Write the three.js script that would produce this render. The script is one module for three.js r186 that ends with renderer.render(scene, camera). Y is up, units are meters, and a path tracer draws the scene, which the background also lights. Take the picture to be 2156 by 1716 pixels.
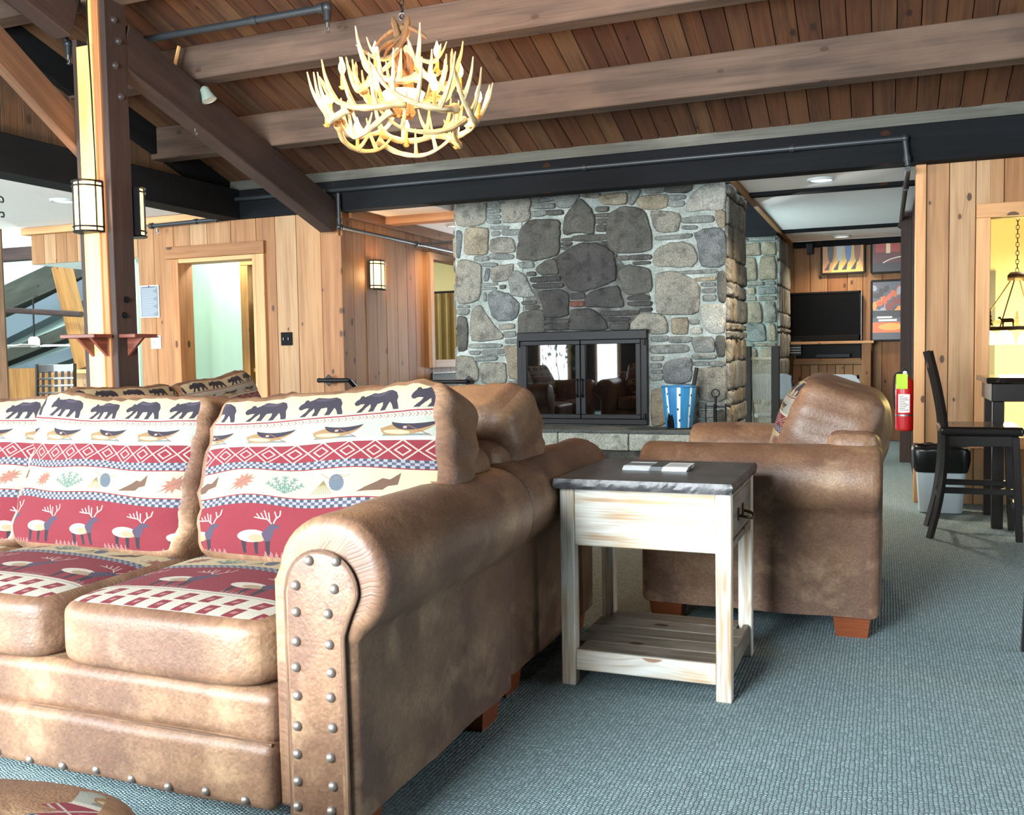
import * as THREE from 'three';
import { mergeGeometries, mergeVertices, toCreasedNormals } from 'three/addons/utils/BufferGeometryUtils.js';
import { RectAreaLightUniformsLib } from 'three/addons/lights/RectAreaLightUniformsLib.js';

// ---------- camera, sky, daylight, exposure ----------
RectAreaLightUniformsLib.init();
const scene = new THREE.Scene();
const FOCAL = 1973.8;                                  // pixels at 2156 x 1716
const camera = new THREE.PerspectiveCamera(2 * Math.atan(858 / FOCAL) * 180 / Math.PI, 2156 / 1716, 0.05, 60);
camera.position.set(0, 1.06, 0);
camera.rotation.set(-0.05634, 0.3793, -0.016775, 'YXZ');
camera.updateMatrixWorld();
scene.add(camera);
const renderer = new THREE.WebGLRenderer({ antialias: true });
renderer.toneMapping = THREE.LinearToneMapping;
renderer.toneMappingExposure = 1.0;
renderer.shadowMap.enabled = true;
const SKY = new THREE.Color().setRGB(2.6, 3.0, 3.4);
scene.background = SKY;                                // bright overcast sky outside the windows
// daylight through each window: [centre], width, height, turn about y, strength
const DAY = [
  ['z', -3.10, 1.70, 1.68, 1.35, 2.40, 50],
  ['z', -1.68, 1.70, 1.68, 1.30, 2.40, 56],
  ['z', -4.72, 1.45, 1.68, 0.36, 1.90, 20],
  ['z', -5.75, 1.35, 1.68, 0.52, 1.70, 20],
  ['z', -8.20, 1.35, 1.68, 1.60, 1.70, 55],  // unseen window added to brighten the side ceiling
  ['z', -10.60, 1.35, 1.68, 1.60, 1.70, 55],  // likewise added, further along, for the side ceiling
  ['x', 3.10, 1.35, -3.4, 1.40, 2.10, 4],
];
for (const [ax, x, y, z, w, h, s] of DAY) {
  const l = new THREE.RectAreaLight(new THREE.Color().setRGB(0.88, 0.97, 1.0), s, w, h);
  l.position.set(x, y, z);
  l.lookAt(ax === 'z' ? new THREE.Vector3(x, y, z - 1) : new THREE.Vector3(x - 1, y, z));
  l.name = 'window_daylight';
  scene.add(l);
}

for (const [x, y, s, w, h] of [[-2.86, 1.3, 420, 0.9, 1.7], [-3.88, 1.35, 60, 0.5, 1.5]]) { // lights in added, unseen windows, to brighten the rear ceilings
  const l = new THREE.RectAreaLight(new THREE.Color().setRGB(0.88, 0.97, 1.0), s, w, h); l.position.set(x, y, -11.5); l.lookAt(x, y, 0); l.name = 'window_daylight'; scene.add(l);
}
// ---------- helpers ----------
const V = (x, y, z) => new THREE.Vector3(x, y, z);
function rng(seed) { let a = seed >>> 0; return () => { a = (a + 0x6D2B79F5) >>> 0; let t = Math.imul(a ^ (a >>> 15), 1 | a); t = (t + Math.imul(t ^ (t >>> 7), 61 | t)) ^ t; return ((t ^ (t >>> 14)) >>> 0) / 4294967296; }; }
const R0 = rng(11);
const dirOf = (px, py) => V((px - 1078) / FOCAL, -(py - 858) / FOCAL, -1).applyQuaternion(camera.quaternion);
const onZ = (px, py, z) => { const d = dirOf(px, py); return camera.position.clone().addScaledVector(d, z / d.z); };
const onX = (px, py, x) => { const d = dirOf(px, py); return camera.position.clone().addScaledVector(d, x / d.x); };
const onY = (px, py, y) => { const d = dirOf(px, py); return camera.position.clone().addScaledVector(d, (y - 1.06) / d.y); };
const ROOF_T = Math.tan(18 * Math.PI / 180), roofY = (z) => 2.62 + (z + 6.84) * ROOF_T;
const taken = {};
function numbered(n) { if (!(n in taken)) { taken[n] = 0; return n; } taken[n]++; return n + '_' + String(taken[n]).padStart(3, '0'); }
function shade(o) { o.traverse((m) => { if (m.isMesh) { m.castShadow = true; m.receiveShadow = true; } }); return o; }
function mesh(name, geo, material, parent) { const m = new THREE.Mesh(geo, material); m.name = name; m.castShadow = m.receiveShadow = true; if (parent) parent.add(m); return m; }
function tag(o, label, category, group, kind) { o.userData.label = label; o.userData.category = category; if (group) o.userData.group = group; if (kind) o.userData.kind = kind; return o; }
function thing(name, label, category, pos = [0, 0, 0], turn = 0, group, kind) {
  const g = new THREE.Group(); g.name = numbered(name); g.position.set(...pos); g.rotation.y = turn; scene.add(g); return tag(g, label, category, group, kind);
}
function solo(name, label, category, geo, material, group, kind) { const m = mesh(numbered(name), geo, material, scene); return tag(m, label, category, group, kind); }
function copyOf(root, pos, turn, label, group) { const c = root.clone(); c.userData = { ...root.userData }; c.name = numbered(root.name.replace(/_\d\d\d$/, '')); c.position.set(...pos); c.rotation.y = turn; if (label) c.userData.label = label; if (group) c.userData.group = group; scene.add(c); return c; }

// chamfered box with uv in metres, u along the grain axis; box from lo to hi
let UVR = rng(5);
function board(lo, hi, grain = 0, c = 0.003, shift = true) {
  const ctr = [0, 1, 2].map((i) => (lo[i] + hi[i]) / 2), h = [0, 1, 2].map((i) => Math.abs(hi[i] - lo[i]) / 2);
  c = Math.min(c, ...h.map((q) => q * 0.45));
  const P = [], N = [], U = [];
  const ou = shift ? UVR() * 7 : 0, ov = shift ? UVR() * 7 : 0;
  const tri = (a, b, d) => {
    const n = V(...b).sub(V(...a)).cross(V(...d).sub(V(...a))).normalize();
    if (n.dot(V(...a).add(V(...b)).add(V(...d))) < 0) { [b, d] = [d, b]; n.negate(); }
    const an = [Math.abs(n.x), Math.abs(n.y), Math.abs(n.z)], ax = an.indexOf(Math.max(...an));
    for (const p of [a, b, d]) {
      P.push(p[0] + ctr[0], p[1] + ctr[1], p[2] + ctr[2]); N.push(n.x, n.y, n.z);
      const o = [0, 1, 2].filter((i) => i !== grain && i !== ax), g = ax === grain ? (grain + 1) % 3 : grain;
      const k = ax === grain ? (grain + 2) % 3 : o[0];
      U.push(p[g] + ou, p[k] + ov);
    }
  };
  const quad = (a, b, d, e) => { tri(a, b, d); tri(a, d, e); };
  const pt = (ax, s, i, si, sj, ci, cj) => { const j = 3 - ax - i, p = [0, 0, 0]; p[ax] = s * h[ax]; p[i] = si * (h[i] - ci); p[j] = sj * (h[j] - cj); return p; };
  for (let ax = 0; ax < 3; ax++) { const i = (ax + 1) % 3; for (const s of [-1, 1]) quad(pt(ax, s, i, -1, -1, c, c), pt(ax, s, i, 1, -1, c, c), pt(ax, s, i, 1, 1, c, c), pt(ax, s, i, -1, 1, c, c)); }
  for (let ax = 0; ax < 3; ax++) {   // edges along ax
    const i = (ax + 1) % 3, j = (ax + 2) % 3;
    for (const si of [-1, 1]) for (const sj of [-1, 1]) {
      const q = (e, onI) => { const p = [0, 0, 0]; p[ax] = e * (h[ax] - c); p[i] = si * (h[i] - (onI ? 0 : c)); p[j] = sj * (h[j] - (onI ? c : 0)); return p; };
      quad(q(-1, true), q(1, true), q(1, false), q(-1, false));
    }
  }
  for (const a of [-1, 1]) for (const b of [-1, 1]) for (const d of [-1, 1]) tri([a * h[0], b * (h[1] - c), d * (h[2] - c)], [a * (h[0] - c), b * h[1], d * (h[2] - c)], [a * (h[0] - c), b * (h[1] - c), d * h[2]]);
  const g = new THREE.BufferGeometry();
  g.setAttribute('position', new THREE.Float32BufferAttribute(P, 3)); g.setAttribute('normal', new THREE.Float32BufferAttribute(N, 3)); g.setAttribute('uv', new THREE.Float32BufferAttribute(U, 2));
  return g;
}
const box = (x0, y0, z0, x1, y1, z1, grain = 0, c = 0.003) => board([Math.min(x0, x1), Math.min(y0, y1), Math.min(z0, z1)], [Math.max(x0, x1), Math.max(y0, y1), Math.max(z0, z1)], grain, c);
const cbox = (x, y, z, w, h, d, grain = 0, c = 0.003) => box(x - w / 2, y - h / 2, z - d / 2, x + w / 2, y + h / 2, z + d / 2, grain, c);
function merge(list) { return mergeGeometries(list.map((g) => { g = g.index ? g.toNonIndexed() : g; for (const k of Object.keys(g.attributes)) if (!['position', 'normal', 'uv'].includes(k)) g.deleteAttribute(k); return g; })); }
// straight bar of box section between two points
function bar(a, b, w, h, up = V(0, 1, 0), c = 0.003) {
  const L = a.distanceTo(b), g = board([-w / 2, -h / 2, 0], [w / 2, h / 2, L], 2, c);
  const z = b.clone().sub(a).normalize(), x = up.clone().cross(z).normalize(), y = z.clone().cross(x);
  g.applyMatrix4(new THREE.Matrix4().makeBasis(x, y, z).setPosition(a)); return g;
}
// round tube with radius along a curve; rad is a number or a function of t
function tube(pts, rad, seg = 24, sides = 8, closed = false, straight = false) {
  const cv = pts instanceof THREE.Curve ? pts : straight ? (() => { const p = new THREE.CurvePath(); for (let i = 0; i + 1 < pts.length; i++) p.add(new THREE.LineCurve3(pts[i], pts[i + 1])); return p; })() : new THREE.CatmullRomCurve3(pts, closed, 'centripetal');
  const fr = typeof rad === 'function' ? rad : () => rad;
  const g = new THREE.TubeGeometry(cv, seg, 1, sides, closed), p = g.attributes.position, c = V();
  for (let i = 0; i <= seg; i++) { cv.getPointAt(i / seg, c); for (let j = 0; j <= sides; j++) { const k = i * (sides + 1) + j, r = fr(i / seg); p.setXYZ(k, c.x + (p.getX(k) - c.x) * r, c.y + (p.getY(k) - c.y) * r, c.z + (p.getZ(k) - c.z) * r); } }
  if (typeof rad === 'function') g.computeVertexNormals();
  return g;
}
function rod(a, b, r, sides = 12, r2) { const L = a.distanceTo(b), g = new THREE.CylinderGeometry(r2 ?? r, r, L, sides); g.translate(0, L / 2, 0); g.applyQuaternion(new THREE.Quaternion().setFromUnitVectors(V(0, 1, 0), b.clone().sub(a).normalize())); g.translate(a.x, a.y, a.z); return g; }
function moved(g, x, y, z) { g.translate(x, y, z); return g; }
function lathe(prof, seg = 24) { return new THREE.LatheGeometry(prof.map((p) => new THREE.Vector2(p[0], p[1])), seg); }

// ---------- textures ----------
function noiseGen(seed) {
  const r = rng(seed), T = new Float32Array(1024), Q = new Uint16Array(1024); for (let i = 0; i < 1024; i++) { T[i] = r(); Q[i] = i; } for (let i = 1023; i > 0; i--) { const j = Math.floor(r() * (i + 1)), q = Q[i]; Q[i] = Q[j]; Q[j] = q; }
  const h = (x, y, s) => T[Q[(Q[(x + s * 31) & 1023] + y) & 1023]];
  const f = (x, y, px, py, s) => { const X = Math.floor(x), Y = Math.floor(y); let u = x - X, v = y - Y; u = u * u * (3 - 2 * u); v = v * v * (3 - 2 * v);
    const m = (a, b) => ((a % b) + b) % b, x0 = m(X, px), x1 = m(X + 1, px), y0 = m(Y, py), y1 = m(Y + 1, py);
    return (h(x0, y0, s) * (1 - u) + h(x1, y0, s) * u) * (1 - v) + (h(x0, y1, s) * (1 - u) + h(x1, y1, s) * u) * v; };
  return (u, v, fx, fy, oct = 1, s = 0) => { let a = 0, w = 0, k = 1; for (let o = 0; o < oct; o++) { a += f(u * fx, v * fy, fx, fy, s + o * 17) * k; w += k; k *= 0.55; fx *= 2; fy *= 2; } return a / w; };
}
const lerp3 = (a, b, t) => [a[0] + (b[0] - a[0]) * t, a[1] + (b[1] - a[1]) * t, a[2] + (b[2] - a[2]) * t];
const hex = (s) => [1, 3, 5].map((i) => parseInt(s.slice(i, i + 2), 16));
const sat = (x) => x < 0 ? 0 : x > 1 ? 1 : x;
function dataTex(w, h, fn, su, sv, srgb = true) {
  const d = new Uint8Array(w * h * 4);
  for (let y = 0; y < h; y++) for (let x = 0; x < w; x++) { const c = fn((x + 0.5) / w, (y + 0.5) / h, x, y), i = (y * w + x) * 4; d[i] = c[0]; d[i + 1] = c[1]; d[i + 2] = c[2]; d[i + 3] = 255; }
  const t = new THREE.DataTexture(d, w, h); t.wrapS = t.wrapT = THREE.RepeatWrapping; t.magFilter = THREE.LinearFilter; t.minFilter = THREE.LinearMipmapLinearFilter; t.generateMipmaps = true;
  if (srgb) t.colorSpace = THREE.SRGBColorSpace; t.repeat.set(1 / su, 1 / sv); t.needsUpdate = true; return t;
}
// wood: covers su metres along the grain and sv metres across
function woodTex(seed, light, mid, dark, { knots = 10, streak = 0.5, coarse = 0.5, su = 2.4, sv = 0.6, w = 1024, h = 256, knotCol = '#3a2113', stain = 0, stainCol = '#4a4440' } = {}) {
  const n = noiseGen(seed), r = rng(seed * 7 + 1), K = [];
  for (let i = 0; i < knots; i++) K.push([r() * su, r() * sv, 0.006 + r() * 0.012, r()]);
  light = hex(light); mid = hex(mid); dark = hex(dark); knotCol = hex(knotCol); stainCol = hex(stainCol);
  return dataTex(w, h, (u, v) => {
    const X = u * su, Y = v * sv; let warp = 0, kd = 0, halo = 0;
    for (const [kx, ky, kr, ph] of K) { let dx = X - kx, dy = Y - ky; dx -= Math.round(dx / su) * su; dy -= Math.round(dy / sv) * sv; const q = Math.sqrt(dx * dx / 3.2 + dy * dy) / kr; if (q < 7) { warp += Math.sign(dy) * kr * 1.1 * Math.exp(-q * q / 7); if (q < 1.3) kd = Math.max(kd, sat((1.25 - q) * 3.5) * (0.75 + 0.25 * ph)); halo = Math.max(halo, Math.exp(-q * 0.9) * 0.6); } }
    const yy = ((Y + warp) / sv % 1 + 1) % 1;
    const a = n(u, yy, 5, 14, 3, 1), b = n(u, yy, 7, 90, 2, 40), c = n(u, v, 4, 3, 3, 80);
    let t = 0.5 + (a - 0.5) * 1.5 * coarse + (b - 0.5) * streak + halo * 0.4;
    let col = t < 0.5 ? lerp3(light, mid, sat(t * 2)) : lerp3(mid, dark, sat(t * 2 - 1));
    col = lerp3(col, dark, sat((c - 0.55) * 1.4) * 0.5);
    if (stain) { const s = n(u, v, 6, 3, 4, 120); col = lerp3(col, stainCol, sat((s - 0.5) * 4) * stain); }
    return lerp3(col, knotCol, kd * 0.85);
  }, su, sv);
}
const M = {};
const std = (o) => new THREE.MeshStandardMaterial({ roughness: 0.7, ...o });
const phys = (o) => new THREE.MeshPhysicalMaterial({ roughness: 0.5, ...o });
const tint = (c) => new THREE.Color(c);
function woodSet(tex, tints, rough = 0.62) { return tints.map((c) => std({ map: tex, color: tint(c), roughness: rough })); }
const cedar = woodTex(21, '#c49a70', '#ac7d50', '#855a36', { knots: 9, streak: 0.45 });
const cedar2 = woodTex(22, '#d6b48f', '#c29c74', '#9c7653', { knots: 7, streak: 0.5 });
M.cedar = [...woodSet(cedar, ['#d9d6d2', '#cfc0b0', '#c6b19a', '#d6cabc']), ...woodSet(cedar2, ['#d8d4ce', '#cdbda9', '#c2a98d'])];
const roofTex = woodTex(23, '#8a6040', '#70492e', '#4b2f1e', { knots: 6, streak: 0.5 });
const roofTex2 = woodTex(24, '#926a48', '#785335', '#503624', { knots: 8, streak: 0.6, stain: 0.25, stainCol: '#b08a63' });
M.roof = [...woodSet(roofTex, ['#bdbab6', '#b0a191', '#bdb1a2', '#a28f7e'], 0.8), ...woodSet(roofTex2, ['#bcb9b4', '#b2a292', '#a89481'], 0.8)];
M.purlin = std({ map: woodTex(25, '#6a5647', '#544237', '#392d26', { knots: 5, streak: 0.4, stain: 0.35, stainCol: '#7d6252' }), roughness: 0.8 });
M.greyTimber = std({ map: woodTex(26, '#67675f', '#54544d', '#3d3d38', { knots: 4, streak: 0.4, stain: 0.4, stainCol: '#85857c' }), roughness: 0.8 });
M.rafter = std({ map: woodTex(27, '#46332b', '#352520', '#231714', { knots: 4, streak: 0.5 }), roughness: 0.75 });
M.black = phys({ map: woodTex(28, '#1a1c20', '#15171a', '#0f1012', { knots: 2, streak: 0.4 }), roughness: 0.85, specularIntensity: 0.3 });
M.postLight = std({ map: woodTex(29, '#e8c38a', '#dcb071', '#bb8549', { knots: 5, streak: 0.35, coarse: 0.4 }), roughness: 0.6 });
M.postTan = std({ map: woodTex(30, '#bd8656', '#a56d41', '#7a4a2b', { knots: 4, streak: 0.4 }), roughness: 0.65 });
M.weathered = woodSet(woodTex(31, '#8c7153', '#715942', '#4d3b2c', { knots: 4, streak: 0.6, stain: 0.5, stainCol: '#453b33' }), ['#ffffff', '#ead9c8', '#d8c4b0'], 0.85);
M.trimWood = std({ map: woodTex(32, '#d7a877', '#c39060', '#9f7046', { knots: 3, streak: 0.4 }), roughness: 0.6 });
M.white = std({ color: '#f1f0ee', roughness: 0.9 });
M.pinkWhite = std({ color: '#efe6e2', roughness: 0.9 });
M.iron = std({ color: '#15161a', roughness: 0.45, metalness: 0.6 });
M.pipe = std({ color: '#30353a', roughness: 0.42, metalness: 0.3 });
M.steel = std({ color: '#8d8f92', roughness: 0.35, metalness: 0.9 });
M.dark = std({ color: '#0d0d0e', roughness: 0.7 });
M.green = std({ color: '#b9d6c3', roughness: 0.9 });
M.yellow = std({ color: '#e9dfae', roughness: 0.9 });
M.ashWood = std({ map: woodTex(33, '#b98a4e', '#9d6f38', '#6f4a22', { knots: 4 }), roughness: 0.6 });
// ---------- setting ----------
const rnd = rng(77), pick = (a, r = rnd) => a[Math.floor(r() * a.length)];
function subtract(rects, h) {
  const out = [];
  for (const [a0, a1, b0, b1] of rects) {
    if (h[1] <= a0 || h[0] >= a1 || h[3] <= b0 || h[2] >= b1) { out.push([a0, a1, b0, b1]); continue; }
    const m0 = Math.max(a0, h[0]), m1 = Math.min(a1, h[1]);
    if (h[0] > a0) out.push([a0, h[0], b0, b1]);
    if (h[1] < a1) out.push([h[1], a1, b0, b1]);
    if (h[2] > b0) out.push([m0, m1, b0, h[2]]);
    if (h[3] < b1) out.push([m0, m1, h[3], b1]);
  }
  return out.filter((r) => r[1] - r[0] > 0.004 && r[3] - r[2] > 0.004);
}
const slabRect = (plane, at, back, r, grain = 1, c = 0.002) => plane === 'z' ? box(r[0], r[2], back, r[1], r[3], at, grain, c) : box(back, r[2], r[0], at, r[3], r[1], grain, c);
function plankWall(name, label, { plane, at, n, a0, a1, y0, y1, wid = [0.13, 0.2], holes = [], mats = M.cedar, seed = 1, thick = 0.02, core = 0.12, coreMat = M.cedar[1], edges }) {
  const g = thing(name, label, 'wall', [0, 0, 0], 0, null, 'structure'), r = rng(seed);
  let rects = [[a0, a1, y0, y1]]; for (const h of holes) rects = subtract(rects, h);
  mesh('wall_core', merge(rects.map((q) => slabRect(plane, at - n * thick, at - n * core, q))), coreMat, g);
  let cuts = edges ? edges.slice() : [a0]; if (!edges) { while (cuts[cuts.length - 1] < a1 - wid[0]) cuts.push(Math.min(a1, cuts[cuts.length - 1] + wid[0] + r() * (wid[1] - wid[0]))); cuts[cuts.length - 1] = a1; }
  for (let i = 0; i + 1 < cuts.length; i++) {
    let list = [[cuts[i] + 0.002, cuts[i + 1] - 0.002, y0, y1]]; for (const h of holes) list = subtract(list, h);
    const proud = r() * 0.003;
    for (const q of list) mesh('plank', slabRect(plane, at + n * proud, at - n * (thick + 0.001), q, 1, 0.003), pick(mats, r), g);
  }
  return g;
}

// floor: carpet
const cn = noiseGen(3);
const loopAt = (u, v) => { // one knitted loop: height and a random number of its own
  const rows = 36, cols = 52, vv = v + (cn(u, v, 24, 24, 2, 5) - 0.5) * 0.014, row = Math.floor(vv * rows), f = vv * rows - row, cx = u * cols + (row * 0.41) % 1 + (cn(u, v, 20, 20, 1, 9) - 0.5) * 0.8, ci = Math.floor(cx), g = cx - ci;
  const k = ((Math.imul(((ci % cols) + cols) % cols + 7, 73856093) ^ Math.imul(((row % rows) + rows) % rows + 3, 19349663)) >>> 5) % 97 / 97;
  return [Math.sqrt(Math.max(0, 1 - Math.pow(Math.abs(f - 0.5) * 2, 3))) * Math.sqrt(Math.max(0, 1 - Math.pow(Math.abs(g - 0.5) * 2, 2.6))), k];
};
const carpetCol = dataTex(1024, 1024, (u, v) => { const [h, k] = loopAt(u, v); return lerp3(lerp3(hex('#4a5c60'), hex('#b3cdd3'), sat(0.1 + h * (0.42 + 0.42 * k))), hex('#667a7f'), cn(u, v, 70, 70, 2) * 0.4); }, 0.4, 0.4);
const carpetBump = dataTex(512, 512, (u, v) => { const b = 255 * loopAt(u, v)[0]; return [b, b, b]; }, 0.4, 0.4, false);
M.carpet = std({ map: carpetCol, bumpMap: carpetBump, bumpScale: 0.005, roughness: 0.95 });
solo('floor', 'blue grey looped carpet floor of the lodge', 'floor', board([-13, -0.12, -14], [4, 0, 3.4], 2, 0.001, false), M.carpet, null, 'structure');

// ---- sloped roof: boards, purlins
{
  const g = thing('ceiling', 'sloped ceiling of brown boards above the timber beams', 'ceiling', [0, 0, 0], 0, null, 'structure');
  const zr = -1.5, yr = roofY(zr), r = rng(9);
  mesh('roof_deck', merge([bar(V(-1.2, roofY(-7.1) + 0.095, -7.1), V(-1.2, yr + 0.095, zr), 9.0, 0.12), bar(V(-1.2, yr + 0.095, zr), V(-1.2, yr + 0.095 - 5 * ROOF_T, zr + 5), 9.0, 0.12)]), M.rafter, g);
  let x = -5.5; while (x < 2.6) {
    const w = 0.125 + r() * 0.012;
    mesh('plank', bar(V(x + w / 2, roofY(-7.05) + 0.013 + r() * 0.004, -7.05), V(x + w / 2, roofY(-2.6) + 0.013, -2.6), w - 0.005, 0.024), pick(M.roof, r), g);
    x += w;
  }
}
const purl = [[-5.97, 2.655], [-5.17, 2.94], [-4.37, 3.20], [-3.57, 3.46]];
['grey brown roof purlin above the black beam, notched onto the rafter', 'grey brown roof purlin behind the antler chandelier', 'grey brown roof purlin ending near the post top', 'grey brown roof purlin highest on the slope'].forEach((lb, i) => {
  const [z, y] = purl[i];
  solo('roof_purlin', lb, 'beam', box(-5.5, y, z, 2.6, roofY(z) + 0.0, z - 0.145, 0, 0.006), M.purlin, 'roof purlins', 'structure');
});
solo('light_shim', 'narrow pale wood shim wedged where purlin meets rafter', 'shim', bar(onZ(363, 158, -5.06), onZ(377, 97, -5.06), 0.025, 0.012), M.postLight);
// black eave beam and the grey timber on it
solo('eave_beam', 'black painted beam running above the fireplace', 'beam', box(-5.5, 2.288, -6.84, 3.1, 2.537, -7.0, 0, 0.006), M.black, null, 'structure');
solo('wall_plate', 'grey weathered timber lying on the black eave beam', 'beam', box(-5.5, 2.537, -6.855, 3.1, 2.66, -7.0, 0, 0.004), M.greyTimber, null, 'structure');
// left gable: black beam running in depth, boards, black rake band
solo('gable_beam', 'black beam below the weathered gable boards', 'beam', box(-5.265, 2.288, -6.84, -5.5, 2.54, 1.75, 2, 0.006), M.black, null, 'structure');
solo('rake_band', 'black sloping band under the roof at the gable', 'beam', bar(V(-5.40, roofY(-6.84) - 0.08, -6.84), V(-5.40, roofY(-1.6) - 0.08, -1.6), 0.06, 0.24), M.black, null, 'structure');
{
  const g = thing('wall_gable', 'weathered brown boards filling the gable', 'wall', [0, 0, 0], 0, null, 'structure'), r = rng(4);
  let z = -6.8; while (z < -1.6) { const w = 0.15 + r() * 0.06; mesh('plank', box(-5.46, 2.54, z + 0.002, -5.43, roofY(Math.min(z, -1.7)) - 0.02, z + w - 0.002, 1), pick(M.weathered, r), g); z += w; }
  mesh('wall_core', box(-5.5, 2.54, -1.6, -5.43, 4.3, 1.75, 1), M.weathered[0], g);
}
// principal rafters
solo('principal_rafter', 'dark timber rafter running down from the post to the wall corner', 'beam', (() => { const a = V(-4.345, 2.09 + 0.135 + 0.01, -6.83), b = V(-4.345, 2.09 + 0.135 + 2.3 * ROOF_T, -4.52); return bar(a, b, 0.13, 0.27, V(0, 1, 0), 0.006); })(), M.rafter, 'rafters beside the post', 'structure');
solo('principal_rafter', 'dark timber rafter rising from the front of the post', 'beam', bar(V(-4.53, 2.96 + 0.14, -4.33), V(-4.53, 2.96 + 0.14 + 2.7 * ROOF_T, -1.63), 0.14, 0.27, V(0, 1, 0), 0.006), M.rafter, 'rafters beside the post', 'structure');
// post
{
  const p = thing('timber_post', 'tall timber post of pale and dark planks with hex bolts', 'post', [-4.39, 0, -4.44], 0, null, 'structure');
  const zf = 0.09, L = onZ(165, 600, -4.35).x + 4.39, top = roofY(-4.35) - 0.02;
  mesh('dark_plank', box(-0.13, 0, -0.09, -0.095, 2.98, zf + 0.005, 1), M.rafter, p);
  mesh('pale_board', box(-0.093, 0, -0.05, 0.028, 2.93, zf + 0.012, 1), M.postLight, p);
  mesh('tan_board', box(0.03, 0, -0.06, 0.07, top, zf, 1), M.postTan, p);
  mesh('pale_strip', box(-0.005, 2.93, zf - 0.01, 0.03, top - 0.06, zf + 0.012, 1), M.postLight, p);
  mesh('dark_plank', box(0.072, 0, -0.09, 0.112, top, zf - 0.012, 1), M.rafter, p);
  const at = (px, py) => { const q = onX(px, py, -4.278); return [q.y, q.z + 4.44]; };
  for (const [px, py, dk] of [[239, 42], [249, 87], [242, 138], [254, 204], [266, 631, 1], [262, 664, 1]]) {
    const [y, z] = at(px, py), b = mesh('bolt', moved(new THREE.CylinderGeometry(0.014, 0.014, 0.014, 6).rotateZ(Math.PI / 2), 0.121, y, z), dk ? M.iron : M.steel, p);
    mesh('washer', moved(new THREE.CylinderGeometry(0.021, 0.021, 0.004, 16).rotateZ(Math.PI / 2), 0.114, y, z), dk ? M.iron : M.steel, b);
  }
  mesh('cable', tube([V(0.05, top - 0.05, zf + 0.004), V(0.02, top - 0.13, zf + 0.016), V(0.018, 2.6, zf + 0.016), V(0.024, 2.15, zf + 0.016), V(0.03, 1.98, zf + 0.03)], 0.004, 30, 6), M.iron, p);
  // little drink ledge round the post
  const s = thing('post_ledge', 'small red brown drink ledge with triangular brackets round the post', 'shelf', [-4.39, 1.2, -4.44]);
  const lw = std({ map: woodTex(41, '#8a4a36', '#753b2b', '#55281d', { knots: 0 }), roughness: 0.5 });
  mesh('ledge_board', merge([box(-0.17, 0, 0.105, 0.095, 0.022, 0.24, 0), box(0.116, 0, -0.12, 0.24, 0.022, 0.07, 2)]), lw, s);
  const br = (x) => { const sh = new THREE.Shape(); sh.moveTo(0, 0); sh.lineTo(0.12, 0); sh.lineTo(0, -0.11); const e = new THREE.ExtrudeGeometry(sh, { depth: 0.02, bevelEnabled: false }); e.rotateY(-Math.PI / 2); return moved(e, x, 0, 0.104); };
  mesh('bracket', br(-0.045), lw, s); mesh('bracket', br(0.06), lw, s);
  const b3 = br(0).translate(0, 0, -0.104); b3.rotateY(Math.PI / 2); mesh('bracket', moved(b3, 0.114, 0, -0.02), lw, s);
}
// diagonal strut from the post rising towards the ridge
{
  const a = onX(163, 285, -4.56), b = onX(0, 105, -4.56), d = b.clone().sub(a);
  solo('diagonal_strut', 'worn brown diagonal timber strut bracing the post', 'beam', bar(a.clone().addScaledVector(d, -0.15), b.clone().addScaledVector(d, 1.2), 0.07, 0.19, V(0, 1, 0), 0.006), std({ map: woodTex(42, '#a5805f', '#8a6448', '#5f4735', { knots: 6, stain: 0.5, stainCol: '#69666a' }), color: tint('#b9b2ad'), roughness: 0.8 }), null, 'structure');
}
// ---- facade walls
const ZW = -6.88;
plankWall('wall_left', 'knotty cedar plank wall with the doorway', { plane: 'z', at: ZW, n: 1, a0: -6.46, a1: -4.29, y0: 0, y1: 2.30, seed: 12, holes: [[-6.04, -5.13, 0, 1.977]], edges: [-6.46, -6.27, -6.04, -5.85, -5.66, -5.4, -5.13, -4.93, -4.715, -4.47, -4.29] });
plankWall('wall_header', 'pale plank header over the opening beside the post', { plane: 'z', at: ZW, n: 1, a0: -7.79, a1: -6.46, y0: 2.02, y1: 2.34, seed: 13, core: 0.7, coreMat: M.white, mats: [M.cedar[4], M.cedar[0], M.cedar[3]] });
solo('trim_1', 'cedar trim strip along the header and wall top', 'trim', box(-7.83, 2.30, -6.80, -5.51, 2.365, -6.9, 0), M.trimWood, null, 'structure');
{
  const d = thing('door_1', 'open doorway with rough cedar casing to the green room', 'doorway', [0, 0, 0], 0, null, 'structure');
  mesh('jamb', box(-6.04, 0, ZW + 0.025, -5.98, 1.977, -7.05, 1), M.postTan, d); mesh('jamb', box(-5.13, 0, ZW + 0.025, -5.165, 1.977, -7.05, 1), M.trimWood, d);
  mesh('lintel', box(-5.979, 1.94, ZW + 0.022, -5.166, 1.978, -7.048, 0), M.trimWood, d); mesh('casing', box(-6.12, 1.98, ZW + 0.03, -5.035, 2.09, ZW, 0), M.cedar[1], d);
  mesh('casing', box(-5.128, 0, ZW + 0.028, -5.04, 1.978, ZW, 1), M.trimWood, d);
}
solo('trim_6', 'cedar corner board below the rafter foot', 'trim', box(-4.305, 0, ZW + 0.012, -4.262, 2.085, -6.902, 1), M.cedar[1], null, 'structure');
const ZP = -9.06;   // passage wall window
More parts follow.
